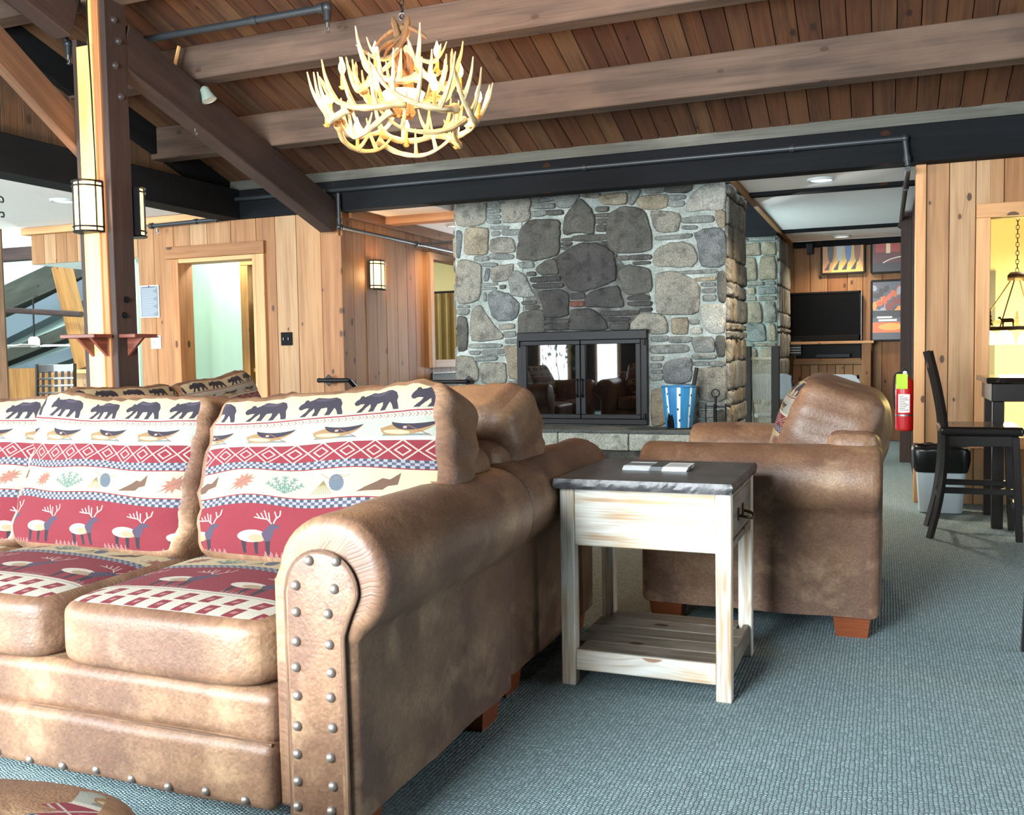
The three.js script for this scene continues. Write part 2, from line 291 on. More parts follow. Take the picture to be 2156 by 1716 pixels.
plankWall('wall_passage', 'cedar plank wall beside the stairwell with the sconce', { plane: 'x', at: -4.27, n: 1, a0: -10.6, a1: -6.9, y0: -0.0, y1: 2.30, seed: 17, holes: [[-9.5, -8.55, 1.01, 2.04]], wid: [0.15, 0.23], mats: [M.cedar[2], M.cedar[1], M.cedar[6], M.cedar[0]] });
solo('trim_2', 'cedar ceiling trim along the stairwell wall', 'trim', box(-4.25, 2.24, -10.6, -4.225, 2.33, -6.98, 2), M.cedar[2], null, 'structure');
{
  const w = thing('window_1', 'cedar framed interior window beside the chimney', 'window', [0, 0, 0], 0, null, 'structure');
  mesh('frame', merge([box(-4.285, 0.94, -8.562, -4.235, 1.02, -9.5, 2), box(-4.285, 2.03, -8.562, -4.235, 2.10, -9.5, 2), box(-4.285, 0.94, -8.48, -4.235, 2.10, -8.56, 1)]), M.cedar[0], w);
}
plankWall('wall_right', 'pale knotty plank wall behind the pub table', { plane: 'z', at: -6.98, n: 1, a0: 0.25, a1: 3.1, y0: 0, y1: 2.34, seed: 19, holes: [[0.64, 1.95, 0.46, 1.91]], wid: [0.14, 0.2], mats: [M.cedar[4], M.cedar[4], M.cedar[5], M.cedar[3]] });
solo('trim_3', 'pale corner board at the wall end by the extinguisher', 'trim', box(0.185, 0, -6.95, 0.25, 2.345, -7.12, 1), M.trimWood, null, 'structure');
{
  const w = thing('window_2', 'pale wood framed opening into the yellow room', 'window', [0, 0, 0], 0, null, 'structure');
  const F = (x0, y0, x1, y1, g) => mesh('frame', box(x0, y0, -6.945, x1, y1, -7.13, g), M.trimWood, w);
  F(0.555, 0.461, 0.64, 1.909, 1); F(0.555, 1.91, 2.03, 2.0, 0); F(0.5, 0.38, 2.03, 0.46, 0); F(1.95, 0.461, 2.03, 1.909, 1);
}
// dark wall at the side of the television room, and its far wall
solo('wall_side', 'dark stained wall between television room and yellow room', 'wall', box(0.22, 0, -7.1, 0.34, 2.34, -11.6, 1), M.rafter, null, 'structure');
solo('dark_post', 'dark square post at the television room entrance', 'post', box(0.13, 0, -9.4, 0.22, 2.3, -9.55, 1), M.rafter, null, 'structure');
plankWall('wall_far', 'orange pine plank wall behind the television', { plane: 'z', at: -11.6, n: 1, a0: -4.27, a1: 0.24, y0: 0, y1: 2.4, seed: 23, holes: [[-3.31, -2.41, 0.45, 2.15], [-4.13, -3.63, 0.6, 2.1]], wid: [0.15, 0.22], mats: [M.cedar[0], M.cedar[1], M.cedar[2], M.cedar[6]] });
// flat ceilings
solo('ceiling_flat', 'white flat ceiling over the television room', 'ceiling', box(-1.03, 2.315, -7.0, 0.34, 2.4, -11.7, 0), M.white, null, 'structure');
solo('ceiling_passage', 'white flat ceiling over the stairwell', 'ceiling', box(-4.5, 2.33, -7.0, -3.56, 2.4, -11.7, 0), M.pinkWhite, null, 'structure');
solo('ceiling_side', 'pinkish white flat ceiling beyond the gable beam', 'ceiling', box(-13, 2.37, -7.9, -5.49, 2.45, 1.75, 0), M.pinkWhite, null, 'structure');
solo('ceiling_rear', 'white ceiling behind the chimney', 'ceiling', box(-3.56, 2.75, -7.0, -1.03, 2.85, -11.7, 0), M.white, null, 'structure');
solo('trim_4', 'cedar edge trim of the white ceiling beside the chimney', 'trim', box(-1.06, 2.288, -7.02, -1.015, 2.42, -11.6, 2), M.cedar[0], null, 'structure');
for (const [z, lb] of [[-7.72, 'black ceiling beam across the white ceiling nearer the fireplace'], [-10.25, 'black ceiling beam across the white ceiling nearer the television']]) solo('ceiling_beam', lb, 'beam', box(-1.01, 2.288, z, 0.22, 2.33, z - 0.12, 0), M.black, 'black beams of the flat ceiling', 'structure');
solo('trim_5', 'black strip along the ceiling above the television wall', 'trim', box(-1.01, 2.25, -11.5, 0.22, 2.33, -11.6, 0), M.black, null, 'structure');
solo('passage_beam', 'brown ceiling beam crossing the stairwell', 'beam', (() => { const a = onY(845, 470, 2.26); return box(-4.26, 2.26, a.z, -3.4, 2.34, a.z - 0.15, 0); })(), M.postTan, null, 'structure');
solo('black_infill', 'black box above the rear chimney', 'soffit', box(-3.2, 2.26, -10.2, -1.06, 2.748, -11.2, 0), M.black, null, 'structure');  // plain black box filling the space over the rear chimney
solo('added_partition', 'unseen partition added to keep window light out of the stairwell', 'wall', box(-3.5, 0, -8.52, -3.42, 2.75, -11.6, 1), M.rafter, null, 'structure');  // added out of view to block spill from the hidden window
// outer shell, out of sight: rear wall with windows, side walls
{
  const g = thing('wall_back', 'rear wall with tall windows opposite the fireplace', 'wall', [0, 0, 0], 0, null, 'structure');
  let rects = [[-13, 3.1, 0, 3.6]]; for (const d of DAY) if (d[0] === 'z') rects = subtract(rects, [d[1] - d[4] / 2, d[1] + d[4] / 2, d[2] - d[5] / 2, d[2] + d[5] / 2]);
  mesh('wall_core', merge(rects.map((q) => slabRect('z', 1.75, 1.95, q))), M.rafter, g);
  let n = 3; const glass = phys({ color: '#ffffff', transmission: 1, roughness: 0.02, thickness: 0 });
  for (const [ax, x, y, z, w, h] of DAY) {
    const o = thing('window_' + n++, ax === 'z' ? 'tall window in the rear wall' : 'tall window in the side wall', 'window', [x, y, ax === 'z' ? 1.8 : z], ax === 'z' ? 0 : -Math.PI / 2, 'daylight windows', 'structure');
    if (ax === 'x') o.position.x = 3.2;
    mesh('frame', merge([box(-w / 2 - 0.06, -h / 2 - 0.06, -0.08, -w / 2 + 0.02, h / 2 + 0.06, 0.08, 1), box(w / 2 - 0.02, -h / 2 - 0.06, -0.08, w / 2 + 0.06, h / 2 + 0.06, 0.08, 1), box(-w / 2 + 0.021, h / 2 - 0.02, -0.08, w / 2 - 0.021, h / 2 + 0.06, 0.08, 0), box(-w / 2 + 0.021, -h / 2 - 0.06, -0.08, w / 2 - 0.021, -h / 2 + 0.02, 0.08, 0), box(-w / 2 + 0.021, -0.02, 0.03, w / 2 - 0.021, 0.02, 0.06, 0)]), M.trimWood, o);
    mesh('pane', box(-w / 2 + 0.02, -h / 2 + 0.02, 0.02, w / 2 - 0.02, h / 2 - 0.02, 0.026), glass, o);
  }
  const s = thing('wall_outer', 'unseen timber side wall toned dark to cut bounced light, with a tall window beside the pub table', 'wall', [0, 0, 0], 0, null, 'structure');
  rects = [[-7.1, 3.2, 0, 4.4]]; for (const d of DAY) if (d[0] === 'x') rects = subtract(rects, [d[3] - d[4] / 2, d[3] + d[4] / 2, d[2] - d[5] / 2, d[2] + d[5] / 2]);
  mesh('wall_core', merge(rects.map((q) => slabRect('x', 3.15, 3.35, q))), M.rafter, s);  // unseen wall made dark to cut bounce onto the sofa side
  solo('wall_end', 'plain wall closing the far side room', 'wall', box(-13.2, 0, -14, -13, 4.5, 3.2, 1), M.pinkWhite, null, 'structure');
  solo('wall_rear', 'plain outer wall behind the rear rooms', 'wall', box(-13, 0, -14.2, 4, 4.5, -14, 1), M.green, null, 'structure');
}
// ---------- stone fireplace ----------
const ZC = -7.5;
function stoneTex(seed, a, b, c, spk = 0.3) { const n = noiseGen(seed); a = hex(a); b = hex(b); c = hex(c); return dataTex(512, 512, (u, v) => { const p = n(u, v, 4, 4, 5, 1), q = n(u, v, 9, 9, 4, 60), s = n(u, v, 120, 120, 2, 90); let k = lerp3(a, b, sat((p - 0.35) * 2.6)); k = lerp3(k, c, sat((q - 0.52) * 3.4)); return k.map((x) => Math.max(0, Math.min(255, x * (1 + (s - 0.5) * spk * 2)))); }, 0.55, 0.55); }
const stoneBump = (() => { const n = noiseGen(91); return dataTex(512, 512, (u, v) => { const b = 255 * (0.6 * n(u, v, 8, 8, 5, 3) + 0.4 * n(u, v, 60, 60, 3, 9)); return [b, b, b]; }, 0.4, 0.4, false); })();
const sm = (seed, a, b, c) => std({ color: tint('#d6d8d8'), map: stoneTex(seed, a, b, c), bumpMap: stoneBump, bumpScale: 0.012, roughness: 0.85 });
M.stone = { t: sm(51, '#87857c', '#9a968a', '#696760'), g: sm(52, '#7f8380', '#929691', '#636663'), b: sm(53, '#6e7274', '#808384', '#575a5c'), d: sm(54, '#55544f', '#66645d', '#3e3d3b'), k: sm(55, '#3f3e3d', '#4c4b49', '#2c2b2b'), o: sm(56, '#908674', '#a59a84', '#6e6757'), r: sm(57, '#6b4238', '#7b4f42', '#4c302a'), w: sm(58, '#a5a49c', '#bab9b0', '#7f7e78') };
const mn = noiseGen(61);
M.mortar = std({ map: dataTex(512, 512, (u, v) => { const p = mn(u, v, 5, 5, 5, 2), q = mn(u, v, 90, 90, 2, 8); return lerp3(hex('#7f8884'), hex('#a3aba7'), sat((p - 0.3) * 2.2)).map((x) => x * (0.85 + 0.3 * q)); }, 0.8, 0.8), bumpMap: stoneBump, bumpScale: 0.006, roughness: 0.95 });
M.sootMortar = std({ map: dataTex(256, 256, (u, v) => { const p = mn(u, v, 5, 5, 5, 22), q = mn(u, v, 60, 60, 2, 8); return lerp3(hex('#3c3d3c'), hex('#6a6d6a'), sat((p - 0.35) * 2.4)).map((x) => x * (0.85 + 0.3 * q)); }, 0.5, 0.5), bumpMap: stoneBump, bumpScale: 0.006, roughness: 0.95 });
// one stone: closed outline (plane coordinates a, y) rounded and pillowed; face at 'out' metres proud
function stoneGeo(pts, out, r, base = -0.03) {
  const cv = new THREE.CatmullRomCurve3(pts.map((p) => V(p[0], p[1], 0)), true, 'catmullrom', 0.35), n = Math.max(14, pts.length * 3);
  const ring = cv.getPoints(n).slice(0, n), ctr = ring.reduce((s, p) => s.add(p), V(0, 0, 0)).multiplyScalar(1 / n);
  let mn_ = 9; for (const p of ring) mn_ = Math.min(mn_, p.distanceTo(ctr));
  for (const p of ring) p.addScaledVector(p.clone().sub(ctr).normalize(), (r() - 0.5) * Math.min(0.012, mn_ * 0.14));
  const P = [], U = [], I = []; const ou = r() * 5, ov = r() * 5, tx = (r() - 0.5) * 0.05, ty = (r() - 0.5) * 0.05;
  const lv = [[0, base], [0.0, out * 0.55], [0.18, out * 0.9], [0.5, out]].map(([k, z], li) => ring.map((p) => {
    const d = p.clone().sub(ctr), L = d.length(), inset = li < 2 ? 0 : Math.min(L * k, li === 2 ? 0.014 : 0.07); d.multiplyScalar((L - inset) / L);
    const wob = li > 1 ? (r() - 0.5) * 0.006 : 0; const zz = z + (li > 1 ? d.x * tx + d.y * ty + wob : 0); return V(ctr.x + d.x, ctr.y + d.y, zz); }));
  for (const L of lv) for (const p of L) { P.push(p.x, p.y, p.z); U.push(p.x + ou, p.y + ov + p.z); }
  P.push(ctr.x, ctr.y, out + 0.002); U.push(ctr.x + ou, ctr.y + ov);
  for (let l = 0; l + 1 < lv.length; l++) for (let i = 0; i < n; i++) { const a = l * n + i, b = l * n + (i + 1) % n, c = a + n, d = b + n; I.push(a, b, c, b, d, c); }
  for (let i = 0; i < n; i++) I.push((lv.length - 1) * n + i, (lv.length - 1) * n + (i + 1) % n, lv.length * n);
  let area = 0; for (let i = 0; i < n; i++) { const p = ring[i], q = ring[(i + 1) % n]; area += p.x * q.y - q.x * p.y; }
  if (area < 0) for (let i = 0; i < I.length; i += 3) [I[i], I[i + 1]] = [I[i + 1], I[i]];
  const g = new THREE.BufferGeometry(); g.setAttribute('position', new THREE.Float32BufferAttribute(P, 3)); g.setAttribute('uv', new THREE.Float32BufferAttribute(U, 2)); g.setIndex(I); g.computeVertexNormals(); return g;
}
// outlines traced on the chimney front (in a 2.908x enlargement of the photograph with its corner at 940, 370)
const FS = [
  ['t', 52,170,232,165,238,200,220,295,60,305], ['g', 245,150,300,148,325,165,325,190,250,195], ['g', 250,205,320,200,320,225,248,230], ['g', 245,240,320,235,325,260,245,265], ['g', 245,272,322,270,320,292,245,290],
  ['t', 335,150,500,132,505,200,498,275,345,285,335,230], ['g', 520,140,640,125,650,150,530,165], ['g', 525,175,650,165,650,197,530,200], ['g', 520,215,605,210,600,240,525,250], ['g', 650,120,800,110,805,130,760,185,690,195,650,160], ['d', 610,212,700,205,705,235,615,240],
  ['d', 715,250,760,190,815,140,870,185,900,240,895,350,790,350,710,358], ['t', 810,108,930,102,930,125,900,135,830,130], ['o', 935,120,1095,100,1098,165,1060,175,960,175,935,155], ['g', 1110,90,1185,85,1140,170,1110,170], ['o', 1160,150,1190,120,1345,110,1350,180,1300,205,1200,205,1165,175],
  ['g', 1215,70,1330,60,1325,100,1220,108], ['d', 1335,60,1500,45,1500,80,1460,105,1340,100], ['w', 1465,180,1500,110,1580,55,1700,35,1705,200,1600,210,1465,220], ['g', 1360,115,1455,115,1455,140,1360,148], ['g', 1355,155,1450,150,1448,185,1358,188],
  ['d', 910,190,985,185,980,215,915,220], ['d', 905,232,990,225,985,250,910,252], ['d', 910,262,975,258,970,288,912,290], ['d', 915,300,970,298,965,340,912,338],
  ['d', 990,230,1060,190,1150,185,1220,230,1250,330,1255,430,1220,465,1040,470,985,420,970,320], ['t', 1250,215,1420,225,1428,290,1400,345,1300,345,1265,310], ['g', 1445,255,1620,240,1630,280,1450,290], ['o', 1640,215,1705,210,1705,310,1660,310], ['g', 1440,303,1530,303,1525,325,1445,328],
  ['o', 110,320,245,320,250,380,245,480,130,485,105,460], ['b', 52,340,80,338,90,370,75,495,52,495], ['g', 265,308,370,305,370,324,270,327], ['g', 270,338,320,338,318,365,272,368], ['g', 335,330,440,325,440,360,340,365], ['t', 265,392,330,374,405,385,410,465,265,468],
  ['d', 445,330,500,275,620,262,685,270,690,350,685,470,620,505,530,520,425,505,435,400], ['d', 700,383,760,378,760,398,702,400], ['d', 697,407,760,404,755,424,700,426], ['d', 700,432,775,428,765,450,702,452], ['d', 775,365,970,355,972,390,780,400], ['k', 945,405,985,402,985,425,950,428], ['d', 1000,480,1035,478,1035,500,1010,500],
  ['k', 670,500,740,450,800,415,910,408,980,440,1025,480,1035,560,1030,640,900,690,830,708,750,700,710,630,690,560], ['t', 1265,470,1330,420,1440,400,1510,430,1535,500,1500,555,1380,560,1270,550], ['g', 1280,370,1490,350,1485,380,1290,395], ['b', 1515,350,1600,318,1698,335,1702,545,1560,550,1535,430],
  ['d', 1040,490,1110,488,1110,515,1045,515], ['d', 1120,485,1245,480,1245,512,1125,516], ['d', 1140,525,1240,521,1240,540,1145,544], ['d', 1045,590,1090,545,1180,555,1250,580,1248,710,1100,725,1065,660], ['d', 545,560,600,515,660,510,675,545,680,600,590,608,550,595],
  ['g', 430,530,520,525,525,560,450,565], ['d', 485,590,535,585,540,610,490,612], ['k', 510,622,610,615,610,648,515,652], ['k', 615,618,690,612,690,642,620,647], ['k', 525,662,700,655,700,685,540,690],
  ['t', 65,515,200,540,210,600,190,765,70,780,55,700], ['g', 165,492,255,490,250,518,170,522], ['g', 265,475,400,480,395,510,265,510], ['g', 220,533,300,533,305,556,225,556], ['b', 235,570,260,570,250,640,222,640], ['t', 275,560,330,545,405,540,395,600,360,645,280,650,265,620],
  ['g', 370,620,410,575,480,610,510,690,535,740,430,745,385,720], ['g', 205,660,300,654,300,670,205,676], ['g', 205,682,295,680,295,696,208,697], ['d', 320,668,358,668,352,692,322,692], ['g', 215,720,235,715,238,765,222,765], ['b', 245,740,290,700,370,720,440,780,430,860,390,885,310,888,270,850],
  ['t', 145,830,200,790,240,850,300,930,340,970,330,1000,150,1010], ['g', 55,820,130,818,130,845,95,855,55,845], ['g', 65,793,130,793,130,810,65,810], ['d', 60,870,110,865,125,920,120,1060,80,1075,62,1060], ['d', 430,960,440,850,520,820,590,830,600,950,540,965,445,970],
  ['k', 555,720,590,700,680,695,745,720,745,800,735,860,600,868,585,800], ['d', 455,768,540,763,540,787,460,790], ['d', 480,797,560,792,560,814,485,817], ['k', 755,720,840,715,840,752,760,757], ['r', 752,768,838,765,836,800,755,800], ['k', 850,735,900,700,1040,672,1060,700,1085,800,1000,808,850,805,845,770],
  ['k', 1105,740,1180,720,1240,735,1235,760,1110,762], ['k', 1110,772,1250,767,1245,797,1120,798], ['k', 1180,810,1255,807,1250,830,1185,830], ['k', 945,830,1170,823,1150,852,960,857], ['k', 980,868,1110,866,1110,890,990,892], ['k', 1000,905,1110,897,1110,943,1000,943], ['k', 760,820,850,812,920,830,975,900,970,943,760,945,750,900],
  ['k', 600,880,740,875,735,905,605,907], ['k', 600,915,740,912,738,943,602,943], ['t', 1125,900,1180,845,1270,838,1330,860,1355,930,1345,965,1250,972,1240,942,1130,940], ['t', 1280,600,1400,585,1520,640,1550,700,1545,820,1500,850,1300,850,1275,760], ['g', 1425,583,1640,570,1640,595,1430,602], ['o', 1520,625,1640,615,1640,642,1525,647], ['g', 1555,655,1640,652,1640,676,1560,678],
  ['g', 1565,690,1640,685,1640,715,1565,718], ['g', 1570,730,1645,730,1640,765,1570,768], ['d', 1655,600,1705,590,1705,770,1660,760], ['w', 1575,790,1700,788,1705,850,1700,960,1600,960,1560,880,1550,820], ['o', 1375,870,1470,868,1480,920,1470,970,1385,970,1370,930], ['g', 1485,880,1540,880,1540,908,1490,910], ['w', 1495,933,1555,930,1560,965,1498,968],
  ['g', 1250,985,1350,980,1350,1012,1255,1016], ['g', 1360,985,1490,985,1485,1020,1365,1025], ['g', 1500,990,1600,985,1635,1000,1640,1080,1520,1080,1500,1030], ['d', 1648,985,1700,985,1700,1100,1660,1110,1645,1060], ['g', 1255,1040,1460,1035,1470,1080,1260,1090], ['g', 1505,1095,1640,1095,1640,1122,1510,1124],
  ['b', 1325,1165,1380,1122,1490,1117,1500,1180,1490,1260,1340,1270], ['g', 1250,1108,1325,1105,1318,1132,1255,1135], ['g', 1245,1150,1310,1148,1310,1177,1250,1180], ['g', 1250,1190,1315,1187,1315,1212,1255,1214], ['g', 1245,1225,1320,1225,1315,1252,1250,1256], ['t', 1520,1190,1600,1172,1700,1180,1705,1370,1560,1375,1530,1300], ['g', 1510,1138,1600,1138,1600,1163,1515,1165], ['g', 1610,1138,1700,1136,1700,1165,1615,1167],
  ['o', 1252,1320,1330,1310,1340,1450,1335,1520,1252,1525], ['g', 1360,1285,1500,1280,1500,1380,1420,1400,1360,1380], ['g', 1540,1390,1700,1385,1700,1420,1545,1425], ['g', 1545,1440,1640,1440,1640,1480,1550,1482], ['d', 1652,1440,1705,1440,1705,1520,1655,1520], ['g', 1360,1410,1520,1410,1515,1520,1365,1520], ['g', 1540,1495,1640,1495,1635,1540,1545,1540],
  ['g', 140,1030,260,1025,330,1030,325,1052,145,1057], ['g', 135,1073,200,1073,195,1095,140,1095], ['g', 215,1067,340,1060,340,1090,220,1095], ['g', 170,1110,300,1105,295,1132,175,1136], ['t', 60,1110,150,1110,185,1160,190,1250,150,1262,62,1255], ['t', 205,1150,330,1145,362,1160,360,1260,340,1275,215,1270], ['o', 345,1045,400,1040,442,1045,442,1240,380,1240,365,1150],
  ['t', 320,910,405,905,410,935,325,945], ['g', 345,955,415,950,415,985,350,990], ['g', 355,1003,438,998,438,1026,360,1028], ['g', 110,1288,220,1283,215,1312,115,1312], ['g', 240,1290,430,1290,430,1320,245,1322], ['g', 60,1290,100,1290,100,1345,62,1345], ['g', 375,1258,442,1256,442,1280,378,1282], ['t', 60,1360,200,1330,220,1420,200,1500,62,1500], ['g', 240,1340,430,1340,430,1420,245,1420], ['d', 240,1440,430,1440,430,1520,245,1520], ['g', 215,1100,345,1098,345,1104,218,1104],
];
{
  const f = thing('stone_fireplace', 'grey fieldstone chimney with soot darkened stones above the glass doors', 'fireplace', [-2.335, 0, -8.0]), r = rng(501);
  const ox = 2.335, oz = 8.0, X0 = -3.5, X1 = -1.17, YT = 2.55;
  const D = { x0: onZ(1093, 700, ZC).x, x1: onZ(1365, 695, ZC).x, y0: 0.47, y1: onZ(1365, 694, ZC).y };
  mesh('mortar', merge([box(X0 + ox, 0, -0.5, D.x0 + 0.04 + ox, YT, 0.5), box(D.x1 - 0.04 + ox, 0, -0.5, X1 + ox, YT, 0.5), box(D.x0 + 0.04 + ox, D.y1 - 0.04, -0.5, D.x1 - 0.04 + ox, YT, 0.49), box(D.x0 + ox, 0, -0.5, D.x1 + ox, D.y0, 0.49), box(D.x0 + ox, D.y0, -0.5, D.x1 + ox, D.y1, -0.2)]), M.mortar, f);
  { // soot stained mortar patch with its ragged outline, above the doors
    const S = [[430,965],[470,870],[480,760],[560,640],[640,505],[770,430],[860,395],[990,405],[1060,520],[1150,620],[1230,700],[1262,780],[1262,960]].map(([a, b]) => onZ(940 + a / 2.908, 370 + b / 2.908, ZC + 0.006));
    const sh = new THREE.Shape(S.map((p) => new THREE.Vector2(p.x + ox + (r() - 0.5) * 0.03, p.y + (r() - 0.5) * 0.03)));
    mesh('sooty_mortar', moved(new THREE.ExtrudeGeometry(sh, { depth: 0.006, bevelEnabled: false }), 0, 0, 0.496), M.sootMortar, f);
  }
  for (const s of FS) {
    const pts = []; for (let i = 1; i < s.length; i += 2) { const p = onZ(940 + s[i] / 2.908, 370 + s[i + 1] / 2.908, ZC + 0.03); pts.push([Math.min(p.x, X1) + ox, p.y]); }
    const big = Math.abs(Math.max(...pts.map((p) => p[0])) - Math.min(...pts.map((p) => p[0])));
    mesh('stone', moved(stoneGeo(pts, 0.010 + r() * 0.014 + (big > 0.2 ? 0.005 : 0), r), 0, 0, 0.5), M.stone[s[0]], f);
  }
  // courses on the side facing the television room and the other side
  for (const sd of [1, -1]) {
    let y = 0.02; while (y < 2.5) {
      const h = r() < 0.45 ? 0.05 + r() * 0.05 : 0.12 + r() * 0.14; let z = -0.48;
      while (z < 0.47) { let w = Math.min(0.1 + r() * 0.28, 0.49 - z); if (0.49 - z - w < 0.07) w = 0.49 - z;
        const j = () => (r() - 0.5) * 0.02, pts = [[z + 0.012 + j(), y + 0.01], [z + w * 0.5, y + 0.008 + j()], [z + w - 0.012, y + 0.01 + j()], [z + w - 0.01, y + h * 0.5], [z + w - 0.014 + j(), y + h - 0.008], [z + w * 0.4, y + h - 0.006 + j()], [z + 0.014, y + h - 0.01]];
        const g = stoneGeo(pts.map(([a, b]) => [-a, b]), 0.02 + r() * 0.03, r); g.rotateY(Math.PI / 2); if (sd < 0) g.rotateY(Math.PI);
        mesh('stone', moved(g, sd > 0 ? X1 + ox : X0 + ox, 0, 0), pick([M.stone.t, M.stone.g, M.stone.o, M.stone.t], r), f); z += w; }
      y += h; }
  }
  // hearth: pale slab with a darker ledge on stones
  const slab = sm(62, '#b9bdb2', '#cfd2c8', '#8f948b'), ledge = sm(63, '#5c6160', '#6d7372', '#474b4b');
  mesh('hearth_ledge', box(X0 - 0.06 + ox, 0.435, 0.5, X1 - 0.13 + ox, 0.46, 0.95, 0), ledge, f);
  for (let i = 0, xs = [X0 - 0.05, -3.0, -2.43, -1.85, X1 - 0.14]; i < 4; i++) mesh('hearth_slab', box(xs[i] + 0.003 + ox, 0.30, 0.5, xs[i + 1] - 0.003 + ox, 0.434, 0.93 + r() * 0.008, 0, 0.008), slab, f);
  mesh('hearth_base', box(X0 + ox, 0, 0.5, X1 - 0.18 + ox, 0.30, 0.86, 0), M.stone.d, f);
  // fire doors
  const fd = new THREE.Group(); fd.position.set(ox, 0, oz + ZC);
  const fm = std({ color: '#17181b', roughness: 0.55, metalness: 0.5 }), gl = phys({ color: '#050505', roughness: 0.02, metalness: 0.0, ior: 1.9, clearcoat: 1, clearcoatRoughness: 0.02, specularIntensity: 1 });
  const yt = D.y1, y0 = D.y0, xm = onZ(1224, 800, ZC + 0.05).x, fr = 0.075;
  const kids = []; mesh('door_frame', merge([box(D.x0, yt - fr, -0.02, D.x1, yt, 0.06, 0, 0.006), box(D.x0, y0, -0.02, D.x1, y0 + 0.05, 0.06, 0, 0.006), box(D.x0, y0 + 0.051, -0.02, D.x0 + 0.055, yt - fr - 0.001, 0.06, 1, 0.003), box(D.x1 - 0.055, y0 + 0.051, -0.02, D.x1, yt - fr - 0.001, 0.06, 1, 0.003)]), fm, fd);
  for (const [a, b] of [[D.x0 + 0.05, xm - 0.003], [xm + 0.003, D.x1 - 0.05]]) {
    const dr = mesh('door', merge([box(a, y0 + 0.05, 0.03, b, y0 + 0.085, 0.075, 0), box(a, yt - fr - 0.035, 0.03, b, yt - fr, 0.075, 0), box(a, y0 + 0.086, 0.03, a + 0.04, yt - fr - 0.036, 0.075, 1), box(b - 0.04, y0 + 0.086, 0.03, b, yt - fr - 0.036, 0.075, 1)]), fm, fd);
    mesh('glass', box(a + 0.03, y0 + 0.08, 0.045, b - 0.03, yt - fr - 0.03, 0.055), gl, dr);
    const hx = a < xm - 0.1 ? xm - 0.022 : xm + 0.022;
    mesh('handle', tube([V(hx, y0 + 0.37, 0.075), V(hx, y0 + 0.375, 0.105), V(hx, y0 + 0.30, 0.115), V(hx, y0 + 0.235, 0.105), V(hx, y0 + 0.24, 0.075)], 0.008, 16, 8), M.iron, dr);
  }
  for (const x of [D.x0 + 0.02, D.x1 - 0.02]) for (const y of [y0 + 0.07, yt - 0.1]) mesh('hinge', rod(V(x, y - 0.025, 0.068), V(x, y + 0.025, 0.068), 0.011), M.iron, fd);
  for (const k of [...fd.children]) { k.position.copy(fd.position); f.add(k); }
  // second chimney column behind
  const c2 = thing('rear_chimney', 'narrow stone chimney column standing behind the railing', 'chimney', [-1.55, 0, -10.85]);
  const cx0 = -2.3 + 1.55, cx1 = -1.06 + 1.55, hz = 0.6;
  mesh('mortar', box(cx0, 0, -hz, cx1, 2.27, hz), M.mortar, c2);
  const wr = rng(88); 
  for (const face of ['front', 'side']) { let y = 0.01; while (y < 2.22) { const h = Math.min(2.26 - y, wr() < 0.5 ? 0.05 + wr() * 0.05 : 0.14 + wr() * 0.16), A0 = face === 'front' ? cx0 : -hz, A1 = face === 'front' ? cx1 : hz; let a = A0; if (h < 0.04) break;
    while (a < A1 - 0.02) { let w = Math.min(0.1 + wr() * 0.25, A1 - a); if (A1 - a - w < 0.08) w = A1 - a; const j = () => (wr() - 0.5) * 0.03;
      const pts = [[a + 0.012, y + 0.01 + Math.abs(j())], [a + w * 0.5, y + 0.01], [a + w - 0.012, y + 0.012], [a + w - 0.01, y + h * 0.55], [a + w - 0.02 - Math.abs(j()), y + h - 0.008], [a + w * 0.4, y + h - 0.008], [a + 0.014 + Math.abs(j()), y + h - 0.012]];
      let g = stoneGeo(face === 'front' ? pts : pts.map(([p, q]) => [-p, q]), 0.02 + wr() * 0.02, wr); if (face === 'front') moved(g, 0, 0, hz); else { g.rotateY(Math.PI / 2); moved(g, cx1, 0, 0); }
      mesh('stone', g, face === 'front' ? pick([M.stone.o, M.stone.t, M.stone.o, M.stone.g], wr) : pick([M.stone.w, M.stone.t, M.stone.w], wr), c2); a += w; }
    y += h; } }
}
// ---------- woven lodge fabric and distressed leather-look microfibre ----------
const FR = rng(303);
function canvasTex(w, h, draw, speck = 0) {
  const c = document.createElement('canvas'); c.width = w; c.height = h; const g = c.getContext('2d'); draw(g, w, h);
  if (speck) { const im = g.getImageData(0, 0, w, h), d = im.data; for (let i = 0; i < d.length; i += 4) { const px = (i / 4) % w, py = (i / 4 / w) | 0, k = 1 + ((FR() - 0.5) * 1.4 + ((px + py) % 4 < 2 ? 0.25 : -0.25)) * speck; d[i] *= k; d[i + 1] *= k; d[i + 2] *= k; } g.putImageData(im, 0, 0); }
  const t = new THREE.CanvasTexture(c); t.colorSpace = THREE.SRGBColorSpace; t.anisotropy = 8; return t;
}
const poly = (g, pts, x, y, sx, sy, fill) => { g.beginPath(); pts.forEach((p, i) => g[i ? 'lineTo' : 'moveTo'](x + p[0] * sx, y + p[1] * sy)); g.closePath(); g.fillStyle = fill; g.fill(); };
const BEAR = [[0,.3],[.03,.22],[.09,.17],[.11,.09],[.16,.08],[.19,.13],[.27,.1],[.38,.03],[.5,.05],[.63,.07],[.78,.05],[.9,.12],[.96,.25],[.95,.36],[.99,.5],[1,.58],[.89,.58],[.85,.46],[.8,.38],[.77,.46],[.72,.58],[.61,.58],[.65,.45],[.64,.36],[.52,.38],[.49,.47],[.46,.58],[.34,.58],[.38,.46],[.36,.36],[.28,.45],[.2,.58],[.08,.58],[.19,.44],[.23,.34],[.15,.34],[.08,.38],[.03,.36]];
